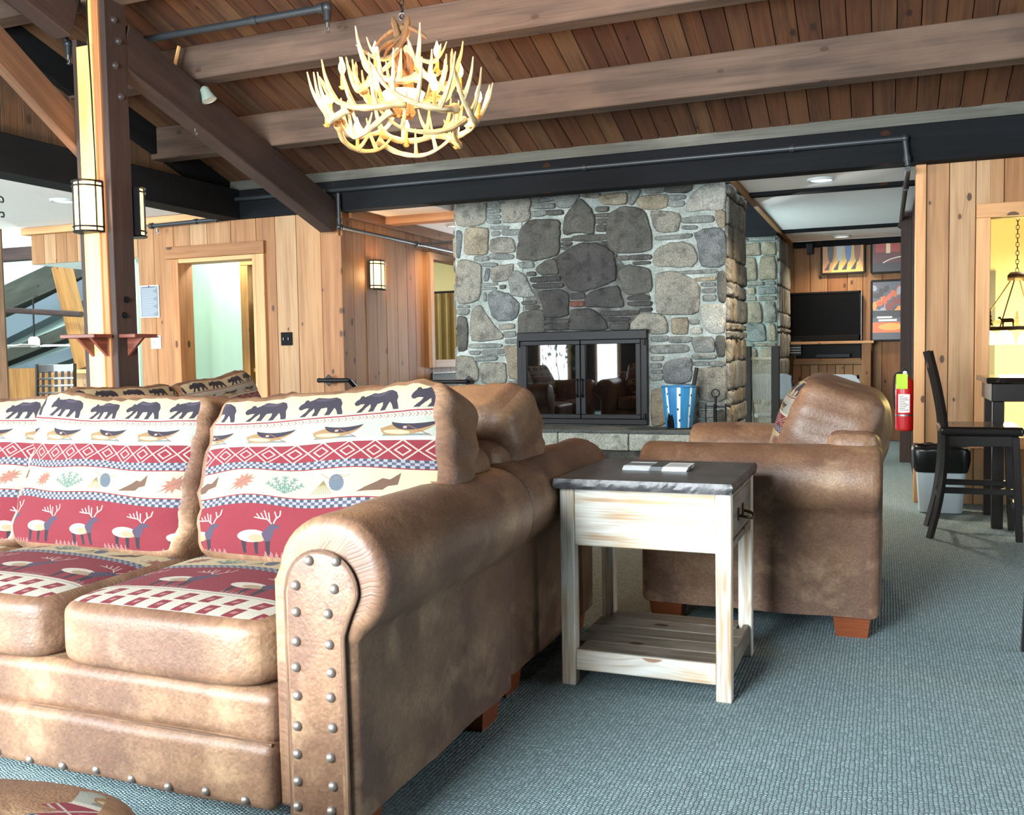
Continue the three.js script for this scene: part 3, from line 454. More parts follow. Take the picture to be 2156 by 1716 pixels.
const CRM = '#efdfb6', GRY = '#c4cbc2', RED = '#99283b', DRK = '#352c40', WHT = '#f3ede0', NAVY = '#4a4c66', TAN = '#b08d62';
function bears(g, y0, y1, w, n, ph) { g.fillStyle = CRM; g.fillRect(0, y0, w, y1 - y0); const s = w / n, H = y1 - y0;
  for (let i = 0; i < w; i += 3) { g.fillStyle = (i / 3) % 2 ? '#c9cfcb' : '#9fa9ab'; const q = H * (0.08 + 0.1 * Math.abs(Math.sin(i * 0.7) * Math.cos(i * 0.13))); g.fillRect(i, y1 - q, 2, q); }
  for (let i = -1; i <= n; i++) { const x = (i + ph) * s; poly(g, BEAR, x, y0 + H * 0.1, s * 0.82, H * 1.42, DRK); poly(g, [[.3,.08],[.5,.08],[.8,.1],[.6,.16],[.4,.15]], x, y0 + H * 0.1, s * 0.82, H * 1.42, '#55485f'); } }
function braid(g, y0, y1, w) { g.fillStyle = WHT; g.fillRect(0, y0, w, y1 - y0); g.fillStyle = RED; g.fillRect(0, y0, w, (y1 - y0) * 0.2); const H = y1 - y0; for (let x = 0; x < w; x += 16) { g.strokeStyle = (x / 16) % 2 ? '#b6906a' : '#7c6a5c'; g.lineWidth = 4; g.beginPath(); g.moveTo(x, y0 + H * 0.3); g.lineTo(x + 11, y0 + H * 0.62); g.lineTo(x, y0 + H * 0.95); g.stroke(); } }
function canoes(g, y0, y1, w, n, ph) { g.fillStyle = GRY; g.fillRect(0, y0, w, y1 - y0); const s = w / n, H = y1 - y0; g.fillStyle = WHT; g.fillRect(0, y0 + H * 0.86, w, H * 0.14);
  for (let i = -1; i <= n; i++) { const x = (i + ph) * s + s * 0.08, y = y0 + H * 0.12, a = s * 0.74, b = H * 0.78;
    g.fillStyle = '#7f8f96'; g.fillRect(x + a * 0.05, y + b * 0.78, a * 0.8, b * 0.1); g.fillStyle = TAN; g.beginPath(); g.moveTo(x, y + b * 0.42); g.quadraticCurveTo(x + a * 0.02, y + b * 0.95, x + a * 0.35, y + b * 0.86); g.quadraticCurveTo(x + a * 0.85, y + b * 0.8, x + a, y + b * 0.1); g.quadraticCurveTo(x + a * 0.6, y + b * 0.5, x + a * 0.22, y + b * 0.22); g.closePath(); g.fill();
    g.fillStyle = '#e8d8ae'; g.beginPath(); g.ellipse(x + a * 0.3, y + b * 0.66, a * 0.24, b * 0.12, 0.1, 0, 7); g.fill();
    g.fillStyle = DRK; g.beginPath(); g.moveTo(x + a * 0.2, y + b * 0.08); g.quadraticCurveTo(x + a * 0.26, y + b * 0.6, x + a * 0.6, y + b * 0.56); g.quadraticCurveTo(x + a * 0.9, y + b * 0.46, x + a, y + b * 0.1); g.quadraticCurveTo(x + a * 0.6, y + b * 0.36, x + a * 0.2, y + b * 0.08); g.fill();
    g.strokeStyle = '#9b6b52'; g.lineWidth = 4; g.beginPath(); g.moveTo(x + a * 0.5, y + b * 0.3); g.lineTo(x + a * 0.88, y + b * 0.9); g.stroke(); g.fillStyle = '#c9a9a0'; g.fillRect(x + a * 0.42, y + b * 0.34, a * 0.07, b * 0.14); } }
function diamonds(g, y0, y1, w, n) { g.fillStyle = RED; g.fillRect(0, y0, w, y1 - y0); const H = y1 - y0, s = w / n; g.lineWidth = 7; g.strokeStyle = '#d9c9c0'; for (let i = 0; i <= n; i++) { const x = i * s; g.beginPath(); g.moveTo(x, y0 - 4); g.lineTo(x + s, y1 + 4); g.moveTo(x + s, y0 - 4); g.lineTo(x, y1 + 4); g.stroke(); g.beginPath(); g.moveTo(x, y0 + H * 0.24); g.lineTo(x + s * 0.26, y0 + H / 2); g.lineTo(x, y0 + H * 0.76); g.lineTo(x - s * 0.26, y0 + H / 2); g.closePath(); g.stroke(); } }
function checks(g, y0, y1, w) { const H = (y1 - y0) / 3; g.fillStyle = '#a9b4bd'; g.fillRect(0, y0, w, y1 - y0); for (let r = 0; r < 3; r++) for (let x = 0, i = 0; x < w; x += H * 1.05, i++) if ((i + r) % 2) { g.fillStyle = r === 1 ? '#6d5d80' : NAVY; g.fillRect(x, y0 + r * H, H * 1.05, H); } }
function leaves(g, y0, y1, w, ph) { const H = y1 - y0; g.fillStyle = CRM; g.fillRect(0, y0, w, H); const n = 5, s = w / n;
  for (let i = -1; i <= n; i++) { const x = (i + ph + 0.5) * s, y = y0 + H / 2, k = ((i % 4) + 4) % 4; g.lineWidth = 3;
    if (k === 0) { g.fillStyle = '#b07a6a'; g.beginPath(); for (let a = 0; a < 22; a++) { const R = (a % 2 ? 0.2 : 0.36) * H, t = a / 22 * 6.28; g.lineTo(x + Math.cos(t) * R * 1.2, y + Math.sin(t) * R * 0.9 - Math.cos(t) * R * 0.5); } g.fill(); g.strokeStyle = '#8c5d52'; g.beginPath(); g.moveTo(x - H * 0.5, y + H * 0.3); g.lineTo(x + H * 0.3, y - H * 0.2); g.stroke(); }
    else if (k === 1) { g.strokeStyle = '#6f918b'; g.lineWidth = 7; for (let a = 0; a < 5; a++) { const t = -2.6 + a * 0.52; g.beginPath(); g.moveTo(x, y + H * 0.35); g.lineTo(x + Math.cos(t) * H * 0.6, y + H * 0.3 + Math.sin(t) * H * 0.62); g.stroke(); for (let b = 1; b < 5; b++) { const q = b / 5 * H * 0.62, bx = x + Math.cos(t) * q, by = y + H * 0.3 + Math.sin(t) * q; g.beginPath(); g.moveTo(bx, by); g.lineTo(bx + Math.cos(t - 0.7) * H * 0.13, by + Math.sin(t - 0.7) * H * 0.13); g.moveTo(bx, by); g.lineTo(bx + Math.cos(t + 0.7) * H * 0.13, by + Math.sin(t + 0.7) * H * 0.13); g.stroke(); } } }
    else if (k === 2) { g.fillStyle = '#6c7a8c'; g.beginPath(); g.ellipse(x + H * 0.16, y, H * 0.2, H * 0.3, -0.3, 0, 7); g.fill(); g.strokeStyle = '#5d6678'; for (let a = 0; a < 6; a++) { g.beginPath(); g.moveTo(x, y - H * 0.2 + a * H * 0.08); g.lineTo(x + H * 0.3, y - H * 0.26 + a * H * 0.09); g.stroke(); } g.strokeStyle = '#8a7f5c'; for (let a = 0; a < 9; a++) { g.beginPath(); g.moveTo(x - H * 0.2, y - H * 0.1); g.lineTo(x - H * 0.5 + a * H * 0.07, y + H * 0.38); g.stroke(); } g.beginPath(); g.moveTo(x - H * 0.3, y - H * 0.36); g.lineTo(x, y - H * 0.1); g.lineTo(x + H * 0.5, y - H * 0.25); g.stroke(); }
    else { g.fillStyle = '#77594a'; g.beginPath(); g.moveTo(x - s * 0.45, y + H * 0.35); g.lineTo(x - s * 0.1, y - H * 0.02); g.lineTo(x, y - H * 0.15); g.lineTo(x + s * 0.12, y - H * 0.12); g.lineTo(x + s * 0.3, y - H * 0.38); g.lineTo(x + s * 0.26, y + H * 0.05); g.lineTo(x + s * 0.1, y + H * 0.12); g.lineTo(x + s * 0.02, y + H * 0.26); g.closePath(); g.fill(); } } }
function elk(g, y0, y1, w, n, ph) { g.fillStyle = RED; g.fillRect(0, y0, w, y1 - y0); const s = w / n, H = y1 - y0;
  for (let i = -1; i <= n; i++) { const x = (i + ph) * s + s * 0.12, y = y0 + H * 0.08, a = s * 0.74, b = H * 0.9, P = (u, v) => [x + u * a, y + v * b];
    poly(g, [[.08,.62],[.12,.98],[.18,.98],[.2,.7],[.36,.72],[.38,.98],[.44,.98],[.46,.7],[.6,.7],[.62,.98],[.69,.98],[.72,.66]], x, y, a, b, '#2f2636');
    g.fillStyle = WHT; g.beginPath(); g.ellipse(...P(.32, .62), a * .31, b * .13, -0.05, 0, 7); g.fill(); g.fillStyle = '#c9ad8e'; g.beginPath(); g.ellipse(...P(.42, .66), a * .18, b * .08, 0, 0, 7); g.fill();
    poly(g, [[.52,.56],[.64,.44],[.72,.36],[.8,.33],[.94,.37],[.93,.42],[.82,.45],[.78,.56],[.72,.7],[.6,.72]], x, y, a, b, '#574a66');
    g.strokeStyle = '#efe2d6'; g.lineWidth = 6; const L = (...p) => { g.beginPath(); p.forEach((q, j) => g[j ? 'lineTo' : 'moveTo'](...P(...q))); g.stroke(); };
    L([.76, .34], [.66, .25], [.5, .24], [.42, .14]); L([.58, .245], [.52, .12]); L([.66, .25], [.6, .06]); L([.5, .24], [.36, .22]); L([.8, .33], [.86, .22], [.96, .14], [.98, .02]); L([.88, .2], [.84, .06]); L([.72, .3], [.7, .1]); }
  for (let i = 0; i < w; i += 5) if (Math.sin(i * 0.02) > 0.2) { g.fillStyle = '#d8c7c0'; const q = H * 0.05 * (1 + Math.sin(i)); g.fillRect(i, y1 - q, 2, q); } }
function backFabric(ph) { return canvasTex(1024, 1024, (g, w, h) => { bears(g, 0, h * 0.17, w, 4, ph); braid(g, h * 0.17, h * 0.21, w); canoes(g, h * 0.21, h * 0.34, w, 3.4, ph); diamonds(g, h * 0.342, h * 0.45, w, 9); checks(g, h * 0.45, h * 0.495, w); g.fillStyle = RED; g.fillRect(0, h * 0.495, w, 6); leaves(g, h * 0.501, h * 0.66, w, ph); g.fillStyle = RED; g.fillRect(0, h * 0.66, w, 6); checks(g, h * 0.666, h * 0.715, w); elk(g, h * 0.715, h, w, 3.6, ph); }, 0.1); }
function seatFabric(ph) { return canvasTex(1024, 1024, (g, w, h) => { canoes(g, 0, h * 0.14, w, 3.4, ph); diamonds(g, h * 0.14, h * 0.24, w, 9); checks(g, h * 0.24, h * 0.27, w); leaves(g, h * 0.27, h * 0.43, w, ph); checks(g, h * 0.43, h * 0.48, w); elk(g, h * 0.48, h * 0.8, w, 2.6, ph + 0.3);
  g.fillStyle = WHT; g.fillRect(0, h * 0.8, w, h * 0.2); g.fillStyle = '#8c7c74'; g.fillRect(0, h * 0.815, w, 4); for (let i = -1; i < 9; i++) for (const r of [0, 1]) { const x = (i + (r ? 0.5 : 0)) * w / 8, y = h * (r ? 0.925 : 0.84), a = w / 8 * 0.62, b = h * 0.07; poly(g, [[.3, 0], [1, 0], [.7, 1], [0, 1]], x, y, a, b, RED); poly(g, [[.42, .35], [.72, .35], [.58, .65], [.28, .65]], x, y, a, b, '#c98b8b'); } }, 0.1); }
const fabBump = (() => { const n = noiseGen(71); return dataTex(512, 512, (u, v, x, y) => { const b = 255 * (0.5 * n(u, v, 128, 128, 2) + 0.25 * ((x + y) % 4 < 2 ? 1 : 0) + 0.25 * n(u, v, 10, 10, 3)); return [b, b, b]; }, 0.4, 0.4, false); })();
const fb = (t) => std({ map: t, color: tint('#a5a19c'), bumpMap: fabBump, bumpScale: 0.002, roughness: 0.95 });
M.backFab = [fb(backFabric(0.1)), fb(backFabric(0.35)), fb(backFabric(0.62))];
M.seatFab = [fb(seatFabric(0.15)), fb(seatFabric(0.55))];
const ln = noiseGen(81);
M.leather = phys({ map: dataTex(1024, 1024, (u, v) => { const a = ln(u, v, 5, 5, 5, 1), b = ln(u, v, 12, 12, 4, 30), c = ln(u, v, 160, 160, 2, 60), d = ln(u, v, 3, 3, 3, 90); let k = lerp3(hex('#644838'), hex('#8d6d52'), sat((a - 0.33) * 2.6)); k = lerp3(k, hex('#ab9072'), sat((b - 0.53) * 3.5) * 0.55); k = lerp3(k, hex('#563c2d'), sat((d - 0.55) * 4) * 0.5); return k.map((x) => x * (0.88 + 0.24 * c)); }, 1.1, 1.1), bumpMap: dataTex(512, 512, (u, v) => { const b = 255 * (0.5 * ln(u, v, 120, 120, 2, 4) + 0.5 * ln(u, v, 14, 14, 4, 8)); return [b, b, b]; }, 0.6, 0.6, false), bumpScale: 0.0016, roughness: 0.5 });
M.nail = std({ color: '#8d847e', roughness: 0.45, metalness: 0.7 });
M.footWood = std({ map: woodTex(43, '#9a5230', '#844322', '#5e2c15', { knots: 0, su: 0.6, sv: 0.3 }), roughness: 0.4 });
// rounded, puffed block from a cube grid; returns {face, body}: 'face' is the patterned side
function wob(p, s) { return Math.sin(p.x * 9 * s + p.y * 5 + 1) * Math.sin(p.y * 11 * s + p.z * 7 + 2) * Math.cos(p.z * 8 * s + p.x * 3); }
function cushionGeo({ w, h, d, n = 5, seg = 14, face = 'z', puff = 0.25, sag = 0, wr = 0.008, seed = 0, uvShift = 0, lump = 0 }) {
  const half = V(w / 2, h / 2, d / 2), fbd = Math.pow(0.5, 1 / n);
  const mk = (ax, s) => { const P = [], U = [], I = []; const i = (ax + 1) % 3, j = (ax + 2) % 3;
    for (let a = 0; a <= seg; a++) for (let b = 0; b <= seg; b++) {
      const c = [0, 0, 0]; c[ax] = s; const u = -1 + 2 * a / seg, v = -1 + 2 * b / seg; c[i] = Math.sin(u * Math.PI / 2) * 0.35 + u * 0.65; c[j] = Math.sin(v * Math.PI / 2) * 0.35 + v * 0.65;
      const q = Math.pow(Math.abs(c[0]) ** n + Math.abs(c[1]) ** n + Math.abs(c[2]) ** n, -1 / n), p = V(c[0] * q * half.x, c[1] * q * half.y, c[2] * q * half.z);
      const fx = p.x / half.x, fy = p.y / half.y, fz = p.z / half.z;
      if (face === 'z') { p.z *= 1 + puff * (1 - fx * fx) * (1 - fy * fy); p.y += sag * Math.max(0, fy) * (fx * fx - 0.35) + lump * fy * Math.sin(fx * 2.6 + seed); p.x *= 1 + 0.03 * (1 - fy * fy); }
      else { p.y *= 1 + puff * (1 - fx * fx) * (1 - fz * fz) * (fy > 0 ? 1 : 0); }
      const t = V(p.x + seed * 1.7, p.y, p.z); p.x += wob(t, 1.2) * wr; p.y += wob(V(t.z, t.x, t.y), 1.1) * wr; p.z += wob(V(t.y, t.z, t.x), 1.5) * wr + wob(t, 3.1) * wr * 0.4;
      if (face === 'z' && fy > 0.55) { const k = (fy - 0.55) * 2.2; p.z += Math.sin(fx * 23 + seed * 3 + Math.sin(fx * 9) * 2) * 0.005 * k; p.y += Math.sin(fx * 31 + seed * 5) * 0.003 * k; }
      if (face === 'z' && Math.abs(fx) > 0.7) { const k = (Math.abs(fx) - 0.7) * 3; p.x += Math.sin(fy * 17 + seed * 2) * 0.006 * k; p.z += Math.sin(fy * 24 + seed) * 0.004 * k; }
      P.push(p.x, p.y, p.z);
      if (face === 'z') U.push((fx / fbd + 1) / 2 + uvShift, (fy / fbd + 1) / 2); else U.push((fx / fbd + 1) / 2 + uvShift, 1 - (fz / fbd + 1) / 2);
    }
    for (let a = 0; a < seg; a++) for (let b = 0; b < seg; b++) { const k = a * (seg + 1) + b, l = k + seg + 1; if (s > 0) I.push(k, l, k + 1, l, l + 1, k + 1); else I.push(k, k + 1, l, l, k + 1, l + 1); }
    const g = new THREE.BufferGeometry(); g.setAttribute('position', new THREE.Float32BufferAttribute(P, 3)); g.setAttribute('uv', new THREE.Float32BufferAttribute(U, 2)); g.setIndex(I); return g; };
  const main = face === 'z' ? 2 : 1; const parts = [];
  for (const ax of [0, 1, 2]) for (const s of [-1, 1]) parts.push([ax, s, mk(ax, s)]);
  // normals shared over all six sides
  const all = mergeGeometries(parts.map((p) => { const g = p[2].clone(); g.deleteAttribute('uv'); return g; })), mv = mergeVertices(all, 1e-5); mv.computeVertexNormals();
  const key = (x, y, z) => Math.round(x * 2e4) + ',' + Math.round(y * 2e4) + ',' + Math.round(z * 2e4), map = new Map(), mp = mv.attributes.position, mnr = mv.attributes.normal;
  for (let i = 0; i < mp.count; i++) map.set(key(mp.getX(i), mp.getY(i), mp.getZ(i)), i);
  for (const p of parts) { const g = p[2], a = g.attributes.position, N = []; for (let i = 0; i < a.count; i++) { const k = map.get(key(a.getX(i), a.getY(i), a.getZ(i))); if (k === undefined) N.push(0, 1, 0); else N.push(mnr.getX(k), mnr.getY(k), mnr.getZ(k)); } g.setAttribute('normal', new THREE.Float32BufferAttribute(N, 3)); }
  const face_ = parts.find((p) => p[0] === main && p[1] === 1)[2], body = parts.filter((p) => !(p[0] === main && p[1] === 1)).map((p) => { const g = p[2], a = g.attributes.position, u = g.attributes.uv; for (let i = 0; i < a.count; i++) { const ax = p[0]; u.setXY(i, (ax === 0 ? a.getZ(i) : a.getX(i)) + seed * 0.37, ax === 1 ? a.getZ(i) : a.getY(i)); } return g; });
  return { face: face_, body: mergeGeometries(body) };
}
function soften(g, amp, s = 1) { const p = g.attributes.position; for (let i = 0; i < p.count; i++) { const q = V(p.getX(i), p.getY(i), p.getZ(i)); p.setXYZ(i, q.x + wob(q, s) * amp, q.y + wob(V(q.y, q.z, q.x), s) * amp, q.z + wob(V(q.z, q.x, q.y), s) * amp); } return toCreasedNormals(g, 0.7); }
function softBox(x0, y0, z0, x1, y1, z1, rad = 0.03, wr = 0.004, seed = 1, seg = 14, puff = 0) { // box with evenly rounded edges and slightly uneven faces
  const h = [(x1 - x0) / 2, (y1 - y0) / 2, (z1 - z0) / 2], r = Math.min(rad, h[0] * 0.95, h[1] * 0.95, h[2] * 0.95), gs = [];
  const grid = (k) => { const o = [], n = Math.max(3, Math.min(seg, Math.round(h[k] * 2 / 0.07))); for (let i = 0; i < 4; i++) o.push(-h[k] + r * (1 - Math.cos(i / 4 * Math.PI / 2)) * 1.0); for (let i = 0; i <= n; i++) o.push(-(h[k] - r) + 2 * (h[k] - r) * i / n); for (let i = 3; i >= 0; i--) o.push(h[k] - r * (1 - Math.cos(i / 4 * Math.PI / 2))); return o; };
  for (let ax = 0; ax < 3; ax++) for (const s of [-1, 1]) { const i = (ax + 1) % 3, j = (ax + 2) % 3, A = grid(i), B = grid(j), P = [], N = [], U = [], I = [];
    for (const a of A) for (const b of B) { const p = [0, 0, 0]; p[ax] = s * h[ax]; p[i] = a; p[j] = b; const q = p.map((v, k) => Math.max(-(h[k] - r), Math.min(h[k] - r, v))), d = V(p[0] - q[0], p[1] - q[1], p[2] - q[2]).normalize(); const o = V(q[0] + d.x * r, q[1] + d.y * r, q[2] + d.z * r); if (puff) { o.z += Math.max(0, d.z) * puff * h[2] * (1 - (o.y / h[1]) ** 2); }
      const t = V(o.x + seed, o.y, o.z); o.x += wob(t, 1.2) * wr; o.y += wob(V(t.z, t.x, t.y), 1.1) * wr; o.z += wob(V(t.y, t.z, t.x), 1.5) * wr; P.push(o.x, o.y, o.z); N.push(d.x, d.y, d.z); U.push(ax === 0 ? o.z : o.x, ax === 1 ? o.z : o.y); }
    const w = B.length; for (let a = 0; a + 1 < A.length; a++) for (let b = 0; b + 1 < w; b++) { const k = a * w + b, l = k + w; if (s > 0) I.push(k, l, k + 1, l, l + 1, k + 1); else I.push(k, k + 1, l, l, k + 1, l + 1); }
    const g = new THREE.BufferGeometry(); g.setAttribute('position', new THREE.Float32BufferAttribute(P, 3)); g.setAttribute('normal', new THREE.Float32BufferAttribute(N, 3)); g.setAttribute('uv', new THREE.Float32BufferAttribute(U, 2)); g.setIndex(I); gs.push(g); }
  return moved(mergeGeometries(gs), (x0 + x1) / 2, (y0 + y1) / 2, (z0 + z1) / 2);
}
function armShape(hw, inset = 0) { // outline of the rolled arm in x, y
  const s = new THREE.Shape(), cx = hw + 0.15, cy = 0.60, r = 0.135 - inset, q = inset;
  s.moveTo(hw + q, 0.085 + q); s.lineTo(hw + q, cy - 0.02); for (let a = 172; a >= -58; a -= 10) { const t = a * Math.PI / 180; s.lineTo(cx + Math.cos(t) * r, cy + Math.sin(t) * r); }
  s.lineTo(hw + 0.207 - q, 0.475); s.lineTo(hw + 0.207 - q, 0.085 + q); s.closePath(); return s;
}
function makeSofa(name, label, category, { n, w, pos, turn, group, detail = false, backs, feet = 'footWood', cw = 0 }) {
  const o = thing(name, label, category, pos, turn, group), hw = n * w / 2, L = M.leather;
  mesh('base', softBox(-hw - 0.02, 0.085, -0.43, hw + 0.02, 0.33, 0.40, 0.02, 0.002, 2, 8), L, o);
  mesh('front_rail', softBox(-hw - 0.01, 0.222, 0.30, hw + 0.01, 0.345, 0.437, 0.03, 0.003, 3, 20), L, o);
  const skirt = mesh('skirt', softBox(-hw - 0.01, 0.08, 0.30, hw + 0.01, 0.236, 0.452, 0.028, 0.004, 5, 20, 0.12), L, o);
  mesh('welt', rod(V(-hw, 0.229, 0.438), V(hw, 0.229, 0.438), 0.0045, 8), L, skirt);
  const nailG = new THREE.SphereGeometry(0.0112, 14, 8, 0, 6.29, 0, 1.45).rotateX(Math.PI / 2);
  if (detail) for (let i = 0; i < Math.floor(2 * hw / 0.105); i++) mesh('nailhead', moved(nailG.clone(), hw - 0.06 - i * 0.105, 0.108 + Math.sin(i * 2) * 0.004, 0.4555), M.nail, skirt);
  const back = softBox(-hw - 0.17, 0.085, -0.445, hw + 0.17, 0.80, -0.24, 0.07, 0.006, 6, 20); mesh('back_frame', back, L, o);
  for (let i = 0; i < n; i++) {
    const x = -hw + (i + 0.5) * w, sc = cushionGeo({ w: w - 0.006, h: 0.165, d: 0.66, n: 7, face: 'y', puff: 0.22, wr: 0.004, seed: i + 1, seg: 18 }), c = mesh('seat_cushion', moved(sc.body, x, 0.418, 0.125), L, o);
    mesh('patterned_panel', moved(sc.face, x, 0.418, 0.125), M.seatFab[i % 2], c);
  }
  (backs || Array.from({ length: n }, (_, i) => ({ x: -hw + (i + 0.5) * w }))).forEach((b, i) => {
    const bw = b.w || w + 0.01, c0 = cushionGeo({ w: bw, h: b.h || 0.50, d: b.d || 0.24, n: b.n || 6, puff: 0.35, sag: b.sag ?? 0.03, wr: 0.01, seed: i + 2 + n, seg: 24, lump: b.lump || 0 });
    const m = new THREE.Matrix4().makeTranslation(b.x, b.y || 0.69, b.z || -0.17).multiply(new THREE.Matrix4().makeRotationFromEuler(new THREE.Euler(b.lean ?? -0.36, b.yaw || 0, b.roll || 0)));
    c0.body.applyMatrix4(m); c0.face.applyMatrix4(m);
    const c = mesh('back_cushion', c0.body, L, o); mesh('patterned_panel', c0.face, M.backFab[(i + (n === 3 ? 0 : 1)) % 3], c);
  });
  for (const s of [1, -1]) {
    let g = new THREE.ExtrudeGeometry(armShape(hw, 0.03), { depth: 0.82, steps: 10, bevelEnabled: true, bevelSize: 0.03, bevelThickness: 0.03, bevelSegments: 4, curveSegments: 4 });
    g.translate(0, 0, -0.415); if (s < 0) { g.scale(-1, 1, 1); const a = g.attributes; for (const k of ['position', 'normal', 'uv']) { const q = a[k], z = q.itemSize; for (let i = 0; i < q.count; i += 3) for (let e = 0; e < z; e++) { const t = q.array[(i + 1) * z + e]; q.array[(i + 1) * z + e] = q.array[(i + 2) * z + e]; q.array[(i + 2) * z + e] = t; } } }
    { const p = g.attributes.position, u = g.attributes.uv; for (let i = 0; i < p.count; i++) { const ex = p.getX(i) * s - hw - 0.15, ey = p.getY(i) - 0.6; let v; if (ey < -0.12) v = ex > 0 ? -0.14 + ey + 0.12 : 0.62 - ey - 0.12; else v = (Math.atan2(ey, ex) < -1.8 ? Math.atan2(ey, ex) + 6.283 : Math.atan2(ey, ex)) * 0.15; u.setXY(i, p.getZ(i), v); } }
    const arm = mesh('arm', soften(g, 0.004, 1.3), L, o);
    if (detail && s > 0) {
      const ps = new THREE.Shape(), cx = hw + 0.137; ps.moveTo(hw + 0.052, 0.09); ps.lineTo(hw + 0.05, 0.57); for (let a = 175; a >= -15; a -= 12) { const t = a * Math.PI / 180; ps.lineTo(cx + Math.cos(t) * 0.084, 0.578 + Math.sin(t) * 0.082); } ps.lineTo(hw + 0.2, 0.525); ps.lineTo(hw + 0.186, 0.485); ps.lineTo(hw + 0.19, 0.09); ps.closePath();
      const pg = new THREE.ExtrudeGeometry(ps, { depth: 0.008, steps: 1, bevelEnabled: true, bevelSize: 0.008, bevelThickness: 0.008, bevelOffset: -0.008, bevelSegments: 2 }); pg.translate(0, 0, 0.433);
      mesh('arm_front_panel', toCreasedNormals(pg, 0.6), L, arm);
      mesh('welt', tube(ps.getSpacedPoints(90).map((p) => V(p.x, p.y, 0.443)), 0.0055, 160, 8), L, arm);
      const O = V(...pos), zf = pos[2] + 0.449;
      for (const [px, py] of [[651,1180],[623,1232],[624,1288],[624,1350],[624,1404],[627,1464],[627,1528],[627,1587],[628,1644],[628,1697],[707,1182],[704,1240],[691,1292],[694,1357],[698,1416],[697,1468],[701,1532],[697,1595],[702,1655],[699,1707]]) { const q = onZ(px, py, zf).sub(O); mesh('nailhead', moved(nailG.clone(), q.x, q.y, 0.448), M.nail, arm); }
    }
  }
  const fg = new THREE.CylinderGeometry(0.092, 0.078, 0.085, 4, 1).rotateY(Math.PI / 4); const fgc = toCreasedNormals(fg, 0.1);
  for (const sx of [1, -1]) for (const sz of [1, -1]) mesh('foot', moved(fgc.clone(), sx * (hw + 0.115), 0.0425, sz * 0.345), M[feet], o);
  return o;
}
makeSofa('sofa', 'long sofa with bear and elk patterned cushions and nailhead trimmed arm', 'sofa', { n: 3, w: 0.63, pos: [-2.165, 0, -2.075], turn: 0, detail: true, group: 'lodge sofas round the hearth',
  backs: [{ x: -0.62, w: 0.66, n: 8 }, { x: -0.005, w: 0.66, y: 0.695, n: 8 }, { x: 0.735, w: 0.77, n: 7, y: 0.71, roll: 0.06, sag: 0.045, lump: 0.012 }] });
makeSofa('sofa', 'long brown sofa standing back to back with the nailhead sofa', 'sofa', { n: 3, w: 0.63, pos: [-2.2, 0, -3.03], turn: Math.PI, group: 'lodge sofas round the hearth',
  backs: [{ x: -0.77, w: 0.72, y: 0.70, h: 0.50, d: 0.30, lean: -0.3 }, { x: 0.02, w: 0.64, y: 0.67 }, { x: 0.63, w: 0.64, y: 0.67 }] });
makeSofa('loveseat', 'patterned loveseat beside the timber post', 'loveseat', { n: 2, w: 0.66, pos: [-3.81, 0, -4.47], turn: Math.PI / 2, group: 'lodge sofas round the hearth',
  backs: [{ x: 0.40, w: 0.78, y: 0.70, roll: 0.10, sag: 0.03 }, { x: -0.38, w: 0.84, y: 0.665, sag: 0.03 }] });
makeSofa('armchair', 'wide brown armchair with plump cushion beside the end table', 'armchair', { n: 1, w: 0.73, pos: [-0.455, 0, -4.15], turn: -Math.PI / 2, group: 'lodge sofas round the hearth',
  backs: [{ x: 0.02, w: 0.92, y: 0.715, h: 0.50, d: 0.34, z: -0.24, lean: -0.30, sag: 0.02 }] }).scale.y = 0.965;
// ottoman whose corner shows beside the long sofa
{
  const o = thing('ottoman', 'brown ottoman with a patterned top panel in front of the nailhead sofa', 'ottoman', [-1.44, -0.035, -0.80], 0.16);
  mesh('base', softBox(-0.42, 0.07, -0.24, 0.42, 0.30, 0.24, 0.04, 0.004, 3, 12), M.leather, o);
  const c = cushionGeo({ w: 0.92, h: 0.16, d: 0.54, n: 5, face: 'y', puff: 0.3, wr: 0.006, seed: 4, seg: 16 }), q = mesh('top_cushion', moved(c.body, 0, 0.36, 0), M.leather, o);
  const cut = (keep) => { const g = c.face.toNonIndexed(), P = g.attributes.position, o = { position: [], normal: [], uv: [] }; for (let i = 0; i < P.count; i += 3) if ((P.getX(i) + P.getX(i + 1) + P.getX(i + 2)) / 3 > 0.33 === keep) for (let e = i; e < i + 3; e++) for (const k of ['position', 'normal', 'uv']) { const a = g.attributes[k]; for (let z = 0; z < a.itemSize; z++) o[k].push(a.array[e * a.itemSize + z]); } const h = new THREE.BufferGeometry(); h.setAttribute('position', new THREE.Float32BufferAttribute(o.position, 3)); h.setAttribute('normal', new THREE.Float32BufferAttribute(o.normal, 3)); h.setAttribute('uv', new THREE.Float32BufferAttribute(o.uv, 2)); return moved(h, 0, 0.36, 0); };
  mesh('patterned_panel', cut(true), M.seatFab[0], q); mesh('plain_panel', cut(false), M.leather, q);
  for (const sx of [1, -1]) for (const sz of [1, -1]) mesh('foot', cbox(sx * 0.34, 0.06, sz * 0.17, 0.07, 0.05, 0.07, 1), M.footWood, o);
}
